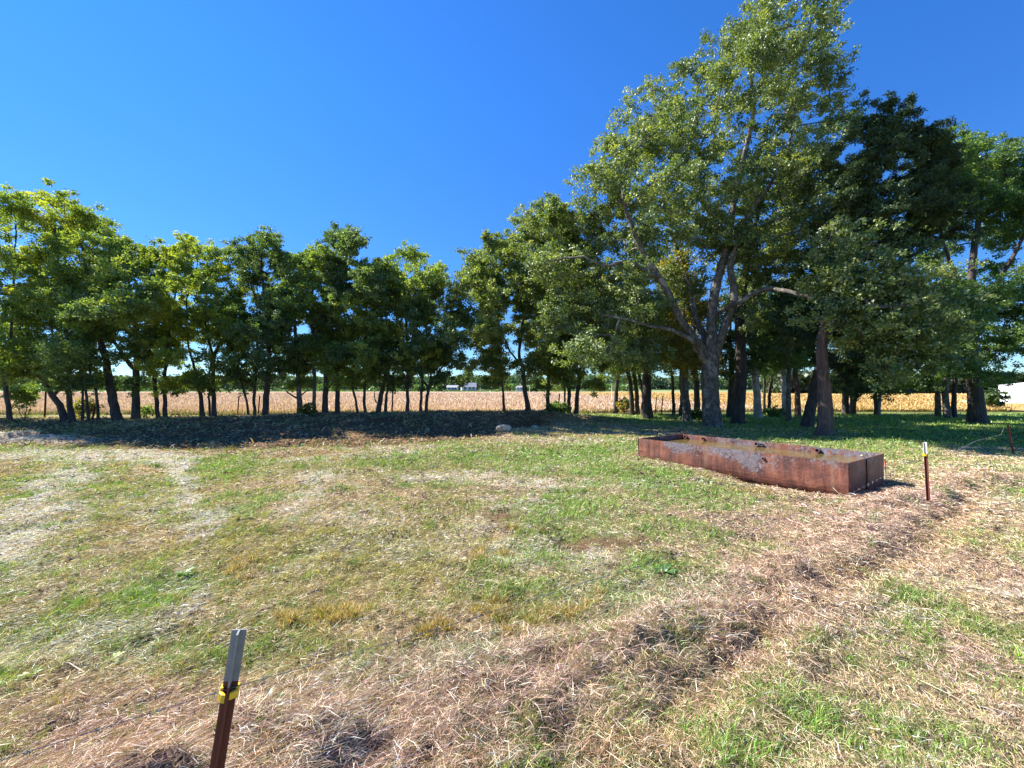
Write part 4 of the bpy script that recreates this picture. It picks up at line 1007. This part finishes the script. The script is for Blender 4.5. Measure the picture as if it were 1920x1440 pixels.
mb = MB(); mb.tube([(TL+0.02, -0.004, 0.485), (TL+0.02, -0.004, 0.1)], 0.011, 6)
mb.build("corner_weld", M_RUST, tank, smooth=True)
M_BLACK = simple("near_black", (0.012, 0.010, 0.009), 0.9)
mb = MB(); mb.tube([(-0.024, -0.74, 0.487), (-0.026, -0.75, 0.3), (-0.026, -0.755, 0.1), (-0.025, -0.75, 0.0)], 0.009, 6); mb.build("hanging_strap", M_BLACK, tank)
def ring(cx, yy, cz, r, depth, sgn, part='pipe_socket'):
    mb = MB(); K = 16
    o = []
    for rr, y in ((r, yy), (r, yy+sgn*depth), (r*0.68, yy+sgn*depth), (r*0.68, yy+sgn*0.001)):
        o += [(cx + rr*math.cos(t), y, cz + rr*math.sin(t)) for t in np.linspace(0, 2*math.pi, K, endpoint=False)]
    f = []
    for q in range(3): f += [(q*K+i, q*K+(i+1) % K, (q+1)*K+(i+1) % K, (q+1)*K+i) for i in range(K)]
    mb.add(o, f)
    p = mb.build(part, M_RUST, tank, smooth=False)
    m2 = MB(); m2.add([(cx + r*0.67*math.cos(t), yy+sgn*0.004, cz + r*0.67*math.sin(t)) for t in np.linspace(0, 2*math.pi, K, endpoint=False)], [tuple(range(K))])  # near-black disc stands in for the unlit hollow of the socket
    m2.build("opening_shade", M_BLACK, p)
yb = -TW + TH + 0.012
for xx, rr in ((3.70, .045), (3.25, .035), (2.05, .045), (1.95, .03), (0.95, .042)): ring(xx, yb, 0.435, rr, 0.03, 1)
ring(1.18, 0.006, 0.40, 0.026, 0.022, 1, 'outlet')
# loop of pipe and pale float hooked on the near end
mb = MB(); th = np.linspace(0, 2*math.pi, 22); mb.tube([(0.055+0.0*t, -0.98+0.085*math.cos(t), 0.475+0.055*math.sin(t)) for t in th], 0.008, 6, caps=False); mb.build("hose_loop", simple("brass", (0.35,0.20,0.08), 0.5), tank, smooth=True)
mb = MB(); mb.tube([(0.04, -0.86, 0.49), (0.05, -0.84, 0.52), (0.06, -0.80, 0.53)], [0.02, 0.03, 0.016], 10); mb.build("valve_cap", simple("pale_plastic", (0.75,0.66,0.48), 0.5), tank, smooth=True)
# water
m, nt, b, L = mat("murky_water"); n1 = noise(nt, 2.4, 4)
L.new(ramp(nt, n1, [(0.3, (0.085,0.062,0.018)), (0.7, (0.17,0.12,0.042))]), b.inputs['Base Color'])
b.inputs['Roughness'].default_value = 0.06; b.inputs['IOR'].default_value = 1.33
bump(nt, b, noise(nt, 5, 2), 0.05, 0.02)
mb = MB(); gx, gy = 20, 8
mb.add([(0.004+(TL-0.008)*i/gx, -TH-0.012-(TW-2*TH-0.024)*j/gy, 0.375) for i in range(gx+1) for j in range(gy+1)],
       [(i*(gy+1)+j, i*(gy+1)+j+1, (i+1)*(gy+1)+j+1, (i+1)*(gy+1)+j) for i in range(gx) for j in range(gy)])
w = mb.build("water", m); w.location = (TA[0], TA[1], 0); w.rotation_euler = (0, 0, ang); tag(w, kind='structure')

# ------------------------------------------------------------------ fence
M_POST = simple("maroon_painted_steel", (0.135, 0.030, 0.022), 0.55)
M_TIP = simple("weathered_white_paint", (0.62, 0.62, 0.62), 0.6)
M_TIP2 = simple("grey_tip_paint", (0.27, 0.28, 0.27), 0.7)  # plain grey, darker than the white tip of the second post
M_YEL = simple("yellow_plastic", (0.80, 0.52, 0.03), 0.4)
M_WIRE = simple("galvanised_wire", (0.28, 0.27, 0.26), 0.5, 0.6)
def t_post(label, base, top, tipm=None, tiplen=0.17, clip=None, facing=0.0, group='steel fence posts', scale=1.0):
    """T-section steel post: flange, stem ridge and studs; tip painted; yellow insulator at height clip"""
    b_, t_ = Vector(base), Vector(top); Ln = (t_-b_).length; dr = (t_-b_).normalized()
    root = empty("fence_post", tuple(b_))
    root.rotation_mode = 'QUATERNION'
    from mathutils import Quaternion
    root.rotation_quaternion = Vector((0, 0, 1)).rotation_difference(dr) @ Quaternion((0, 0, 1), facing)
    tag(root, label, "fence post", group)
    fl, tk, sm = 0.0205*scale, 0.0022*scale, 0.030*scale
    T_ = [(-fl, tk), (-fl, -tk), (-tk*1.2, -tk), (-tk*1.2, -sm), (tk*1.2, -sm), (tk*1.2, -tk), (fl, -tk), (fl, tk)]
    mb = MB(); mb.prism(T_, -0.25, Ln - (tiplen if tipm else 0))
    z = 0.1
    while z < Ln-(tiplen if tipm else 0)-0.03: mb.box((-0.006*scale, tk+0.0005, z), (0.006*scale, tk+0.008*scale, z+0.018)); z += 0.053
    mb.build("shaft", M_POST, root)
    if tipm:
        mb = MB(); mb.prism([(x*1.01, y*1.01) for x, y in T_], Ln-tiplen, Ln); z = Ln-tiplen+0.02
        while z < Ln-0.02: mb.box((-0.006*scale, tk+0.0005, z), (0.006*scale, tk+0.008*scale, z+0.018)); z += 0.053
        mb.build("painted_tip", tipm, root)
    if clip:
        mb = MB(); h = 0.018
        e = fl+0.005
        mb.box((-e, -0.010, clip-h), (-fl+0.004, 0.008, clip+h)); mb.box((fl-0.004, -0.010, clip-h), (e, 0.008, clip+h))
        mb.box((-e, 0.009, clip-h*0.7), (e, 0.020, clip+h*0.7))
        # front hooks meeting the stem
        mb.prism([(-e, -0.0105), (-fl+0.002, -0.0105), (-0.005, -0.028), (-0.005, -0.034), (-0.014, -0.031), (-e, -0.018)], clip-h*0.85, clip+h*0.6)
        mb.prism([(e, -0.0105), (fl-0.002, -0.0105), (0.006, -0.024), (0.006, -0.031), (0.014, -0.028), (e, -0.017)], clip-h*0.45, clip+h*0.8)
        mb.build("insulator", M_YEL, root, bevel=0.0015)
    return root
def hz(x, y): return float(H(x, y, False))
# nearest post, second post by the trough, third under the trees
p1b = at(397, 1500, 1.35); dx = (448-397)/(1500-1180)
p1t = at(449, 1180, 1.35); bz = hz(-0.98, 1.35); s = (p1t[2]-bz)/(p1t[2]-p1b[2]); p1b = p1t + (p1b-p1t)*s
t_post("near fence post with grey top and yellow insulator, in the hay at the left", p1b, p1t, M_TIP2, 0.165, (p1t[2]-bz)*1.01-0.195, facing=0.35)
p2t = at(1733, 829, 5.78); p2b = at(1740, 951, 5.78); p2b[2] = hz(p2b[0], p2b[1])
t_post("maroon fence post with white top standing right of the trough", p2b, p2t, M_TIP, 0.155, 0.70, facing=0.2)
p3t = at(1889, 797, 10.2); p3b = at(1900, 854, 10.2); p3b[2] = hz(p3b[0], p3b[1])
t_post("dark leaning fence post in tree shade at the right edge", p3b, p3t, None, 0, None, facing=0.2, scale=0.85)
for px, py0, py1, d, lb, sc in [(84,788,722,18.5,"tall thin maroon post behind the low split tree",1.6),(173,783,762,17.4,"short tilted steel stub beside the saplings",1.6),
      (445,777,742,21.5,"steel post left of the spindly crooked tree",1.5),(484,775,742,21.5,"steel post between the stems of the dark-topped tree",1.5),
      (735,773,697,20.6,"tall dark thin post right of the trunk that leans right",1.7),(1046,772,738,22.5,"reddish post between the shaggy trunk and the stem cluster",1.6),
      (1228,778,745,25.0,"left one of two thin posts left of the mottled tree",1.5),(1240,778,742,25.0,"right one of two thin posts left of the mottled tree",1.5)]:
    b0 = at(px, py0, d); t0 = at(px+(3 if py0-py1 > 25 else 6), py1, d); b0[2] = hz(b0[0], b0[1])
    t_post(lb, b0, t0, None, 0, None, group='boundary posts between the trees', scale=sc)
# short stake behind the trough end
st0 = at(1660, 892, 7.45); st0[2] = hz(st0[0], st0[1])
root = empty("marker_stake", tuple(st0)); tag(root, "short stake with red top beside the back corner of the trough", "stake")
mb = MB(); mb.tube([(0, 0, -0.1), (0.0, 0, 0.15), (-0.006, 0, 0.24)], 0.011, 8); mb.build("rod", simple("weathered_wood", (0.42,0.38,0.31), 0.8), root, smooth=True)
mb = MB(); mb.tube([(-0.006, 0, 0.241), (-0.008, 0, 0.33), (-0.009, 0, 0.37)], [0.0125, 0.0125, 0.009], 8); mb.build("painted_top", simple("faded_red_paint", (0.42,0.09,0.05), 0.6), root, smooth=True)

# barbed wire
def wire():
    W_ = [(-3.2,-0.23,0.70), (-0.905,1.335,0.655), (-0.27,1.717,0.640), (0.35,2.19,0.595), (1.2,2.78,0.555), (2.3,3.53,0.535), (3.38,4.25,0.555), (4.08,4.73,0.60), (5.57,5.775,0.70),
          (6.6,6.35,0.665), (8.6,7.9,0.63), (10.2,8.9,0.63), (11.7,10.15,0.66)]
    W_ = np.array(W_); L = np.concatenate([[0], np.cumsum(np.linalg.norm(np.diff(W_, axis=0), axis=1))])
    t = np.linspace(0, L[-1], int(L[-1]/0.022)); P = np.stack([np.interp(t, L, W_[:, k]) for k in range(3)], 1)
    for _ in range(30): P[1:-1] = (P[:-2]+P[1:-1]*2+P[2:])/4
    mb = MB(); r = 0.0007
    for ph in (0, math.pi):
        off = np.stack([np.zeros(len(t)), np.cos(t*60+ph)*0.0012, np.sin(t*60+ph)*0.0012], 1); mb.tube(P+off, r, 4)
    m2 = MB(); k = 5
    while k < len(t)-5:
        c = P[k]
        for s in (-1, 1):
            a = R.random()*3.14; v = np.array([0.3*s, 0.5*math.cos(a), math.sin(a)])*0.013
            m2.tube([c-v, c+v], [0.0011, 0.0008], 4)
        m2.tube([P[k]-(P[k+1]-P[k])*0.2, P[k]+(P[k+1]-P[k])*0.25], 0.0028, 6); k += 6
    mb.add(m2.v, m2.f); mb.v = [tuple(np.array(v) - P[0]) for v in mb.v]
    o = mb.build("barbed_wire", M_WIRE); o.location = P[0]
    tag(o, "sagging barbed wire strung between the fence posts across the foreground", "wire")
wire()

# ------------------------------------------------------------------ rock, sticks, weeds
def rock(label, c, size, seed):
    import bmesh
    rg = np.random.default_rng(seed); bm = bmesh.new(); bmesh.ops.create_icosphere(bm, subdivisions=3, radius=1)
    dirs = rg.normal(size=(9, 3)); dirs /= np.linalg.norm(dirs, axis=1)[:, None]
    for v in bm.verts:
        p = np.array(v.co); 
        for dd in dirs:
            k = p@dd
            if k > 0.72: p = p - dd*(k-0.72)*0.95
        p += rg.normal(0, 0.018, 3); v.co = p*np.array(size)
    me = bpy.data.meshes.new("rock"); bm.to_mesh(me); bm.free()
    m, nt, b, L = mat("pale_stone"); n1 = noise(nt, 6, 6, 0.7)
    L.new(ramp(nt, n1, [(0.35, (0.22,0.19,0.14)), (0.6, (0.55,0.50,0.40))]), b.inputs['Base Color']); b.inputs['Roughness'].default_value = 0.9; bump(nt, b, n1, 0.7, 0.05)
    o = link_mesh("rock", me, m); o.location = c; tag(o, label, "rock"); return o
q = at(944, 803, 14.7); rock("angular pale rock lying on the end of the soil bank", (q[0], q[1], hz(q[0], q[1])+0.10), (0.27, 0.20, 0.18), 4)
q = at(1002, 795, 16.6); rock("small dark stone half buried right of the pale rock", (q[0], q[1], hz(q[0], q[1])+0.05), (0.16, 0.12, 0.09), 8)

M_STICK = simple("dead_wood", (0.42, 0.33, 0.26), 0.85); M_STICKD = simple("dark_dead_wood", (0.10, 0.07, 0.05), 0.9)
def stick(label, pts, r, m):
    P = []
    for px, py, dz in pts:
        d = CAMZ*F/(py-HY); g = at(px, py, d); P.append((g[0], g[1], float(H(g[0], g[1]))+r+dz))
    P = np.array(P); mb = MB(); mb.tube(P-P[0], np.linspace(r, r*0.6, len(P)), 6); o = mb.build("stick", m, smooth=True); o.location = P[0]; tag(o, label, "stick")
stick("pale broken stick lying in the short grass near the bottom right", [(1412,1412,.004),(1440,1404,.012),(1462,1400,.006)], 0.0045, M_STICK)
stick("short dark stick lying in the hay left of the pale one", [(1268,1268,.008),(1285,1272,.014),(1303,1282,.008)], 0.005, M_STICKD)
stick("bent grey twig arching at the near corner of the trough", [(1548,914,.02),(1562,925,.10),(1580,936,.02)], 0.006, M_STICK)
stick("straight pale stalk lying at the left below the green strip", [(102,1240,.01),(130,1252,.02),(160,1266,.01)], 0.004, M_STICK)
stick("long thin dark strand lying right of the near post", [(470,1325,.01),(540,1298,.03),(640,1278,.02),(700,1281,.01)], 0.003, M_STICKD)  # one thin dark strand drawn across the hay

def weed(label, px, py, n, size, col, seed):
    rg = np.random.default_rng(seed); d = CAMZ*F/(py-HY); g = at(px, py, d); z = float(H(g[0], g[1]))
    V = []; Q = []; C = []
    for i in range(n):
        az = i*2.4 + rg.normal(0, .3); L = size*rg.uniform(.6, 1.1); el = rg.uniform(0.15, 0.9); w = L*0.17
        ax = np.array([math.cos(az), math.sin(az), 0]); sd_ = np.array([-math.sin(az), math.cos(az), 0])
        k0 = len(V)
        for t, ww in ((0, .15), (.3, .8), (.6, 1.0), (.85, .6), (1, .05)):
            c = ax*L*t*math.cos(el*(1-t*.5)) + np.array([0, 0, L*math.sin(el)*t*(1.2-.6*t)])
            V += [c - sd_*w*ww + [0, 0, w*.25*ww], c, c + sd_*w*ww + [0, 0, w*.25*ww]]
        cc = np.array(col)*math.exp(rg.normal(0, .2))
        for s in range(4):
            a = k0+s*3; Q += [(a, a+1, a+4, a+3), (a+1, a+2, a+5, a+4)]; C += [cc, cc]
    o = link_mesh("weed", quads_mesh("weed", np.array(V), Q, fcol=np.array(C)), M_GRASS); o.location = (g[0], g[1], z+0.003); tag(o, label, "weed")
weed("dark leafy weed growing just right of the near post", 500, 1345, 16, 0.085, (0.07,0.13,0.04), 1)
weed("bright broad-leaved weed alone at the lower left", 57, 1262, 7, 0.06, (0.22,0.36,0.05), 2)
weed("yellow-green weed left of the near post amid the green strip", 212, 1232, 7, 0.07, (0.24,0.34,0.05), 3)
weed("dark green leafy weed in the middle of the left lawn", 345, 1075, 16, 0.10, (0.10,0.20,0.04), 4)
weed("thick dark green tuft of weed on the right of the golden tufts", 1245, 1072, 26, 0.12, (0.08,0.17,0.04), 5)
weed("small pale weed in the grey-green hay at the bottom centre", 925, 1195, 6, 0.06, (0.26,0.36,0.14), 6)

# ------------------------------------------------------------------ far buildings, poles, bin
M_WHITE = simple("white_siding", (0.72, 0.72, 0.72), 0.6); M_ROOF = simple("grey_roof", (0.36, 0.37, 0.40), 0.6); M_WIN = simple("window_glass", (0.05, 0.06, 0.08), 0.2)
def house(label, px0, px1, d, hw, hr, rz=0.0):
    x0 = (px0-CX)/F*d; x1 = (px1-CX)/F*d; w = x1-x0; dp = w*0.6
    r = empty("farm_building", ((x0+x1)/2, d, 0.1), rz); tag(r, label, "building", "far farm buildings")
    mb = MB(); a = w/2; mb.add([(-a,0,0),(a,0,0),(a,dp,0),(-a,dp,0),(-a,0,hw),(a,0,hw),(a,dp,hw),(-a,dp,hw),(-a,dp/2,hw+hr),(a,dp/2,hw+hr)],
        [(0,1,5,4),(2,3,7,6),(0,4,8,7,3),(1,2,6,9,5)]); mb.build("wall", M_WHITE, r)
    mb = MB(); e = 0.3; mb.add([(-a-e,-e,hw-.1),(a+e,-e,hw-.1),(a+e,dp/2,hw+hr+.05),(-a-e,dp/2,hw+hr+.05),(a+e,dp+e,hw-.1),(-a-e,dp+e,hw-.1)], [(0,1,2,3),(3,2,4,5)])
    mb.add([(-a-e,-e,hw-.25),(a+e,-e,hw-.25),(a+e,dp/2,hw+hr-.1),(-a-e,dp/2,hw+hr-.1),(a+e,dp+e,hw-.25),(-a-e,dp+e,hw-.25)], [(0,3,2,1),(3,5,4,2)]); mb.build("roof", M_ROOF, r)
    for k in (-0.55, 0.1, 0.6):
        mb = MB(); mb.box((a*k-.5, -0.06, 0.9), (a*k+.5, -0.01, 2.0)); mb.build("window", M_WIN, r)
house("white farmhouse with grey roof beyond the field, seen right of the low spreading pair", 866, 893, 205, 2.2, 2.0, 0.25)
house("low pale shed left of the far white farmhouse", 838, 858, 215, 2.0, 1.0, 0.0)
house("small white shed beyond the field left of the leaning tree by the rock", 968, 985, 200, 1.7, 0.9, -0.1)
for px, d, h, lb in [(993, 190, 9.5, "thin utility pole far beyond the tree above the pale rock"), (1147, 62, 2.3, "pale marker pole in the field left of the slender field-edge tree")]:
    x = (px-CX)/F*d; r = empty("utility_pole" if h > 5 else "marker_pole", (x, d, 0.06)); tag(r, lb, "pole")
    mb = MB(); mb.tube([(0,0,0),(0,0,h)], [0.16 if h > 5 else 0.06, 0.11 if h > 5 else 0.05], 8); mb.build("pole", M_WHITE if h < 5 else M_STICK, r, smooth=True)
    if h > 5: mb = MB(); mb.box((-1.1,-.06,h-.9),(1.1,.06,h-.75)); mb.build("crossarm", M_STICK, r)
# white ribbed bin on a concrete pad at the right edge
bd = 37.0; bx = (1893-CX)/F*(bd+3.4) + 4.1
r = empty("storage_bin", (bx, bd+3.4, 0.3)); tag(r, "white ribbed storage bin on a concrete pad at the right edge", "bin")
mb = MB(); K = 72; prs = []
for i, z in enumerate(np.arange(0, 1.61, 0.10)): prs.append((3.4 + (0.018 if i % 2 else -0.018), z))
prs += [(3.5, 1.62), (0.35, 2.05), (0.35, 2.15), (0.01, 2.17)]
V = [(rr*math.cos(2*math.pi*k/K), rr*math.sin(2*math.pi*k/K), z) for rr, z in prs for k in range(K)]
split = len(prs)-4
Qa = [(i*K+k, i*K+(k+1) % K, (i+1)*K+(k+1) % K, (i+1)*K+k) for i in range(split-1) for k in range(K)]
Qb = [(i*K+k, i*K+(k+1) % K, (i+1)*K+(k+1) % K, (i+1)*K+k) for i in range(split, len(prs)-1) for k in range(K)]
mb.add(V, Qa); mb.build("wall", simple("white_metal", (0.80,0.82,0.84), 0.4), r, smooth=True)
mb = MB(); mb.add(V, Qb); mb.build("roof", M_WHITE, r, smooth=True)
mb = MB(); mb.box((-4.2, -4.0, -0.29), (5.5, 4.2, -0.005)); mb.build("pad", simple("concrete", (0.62,0.58,0.53), 0.8), r)
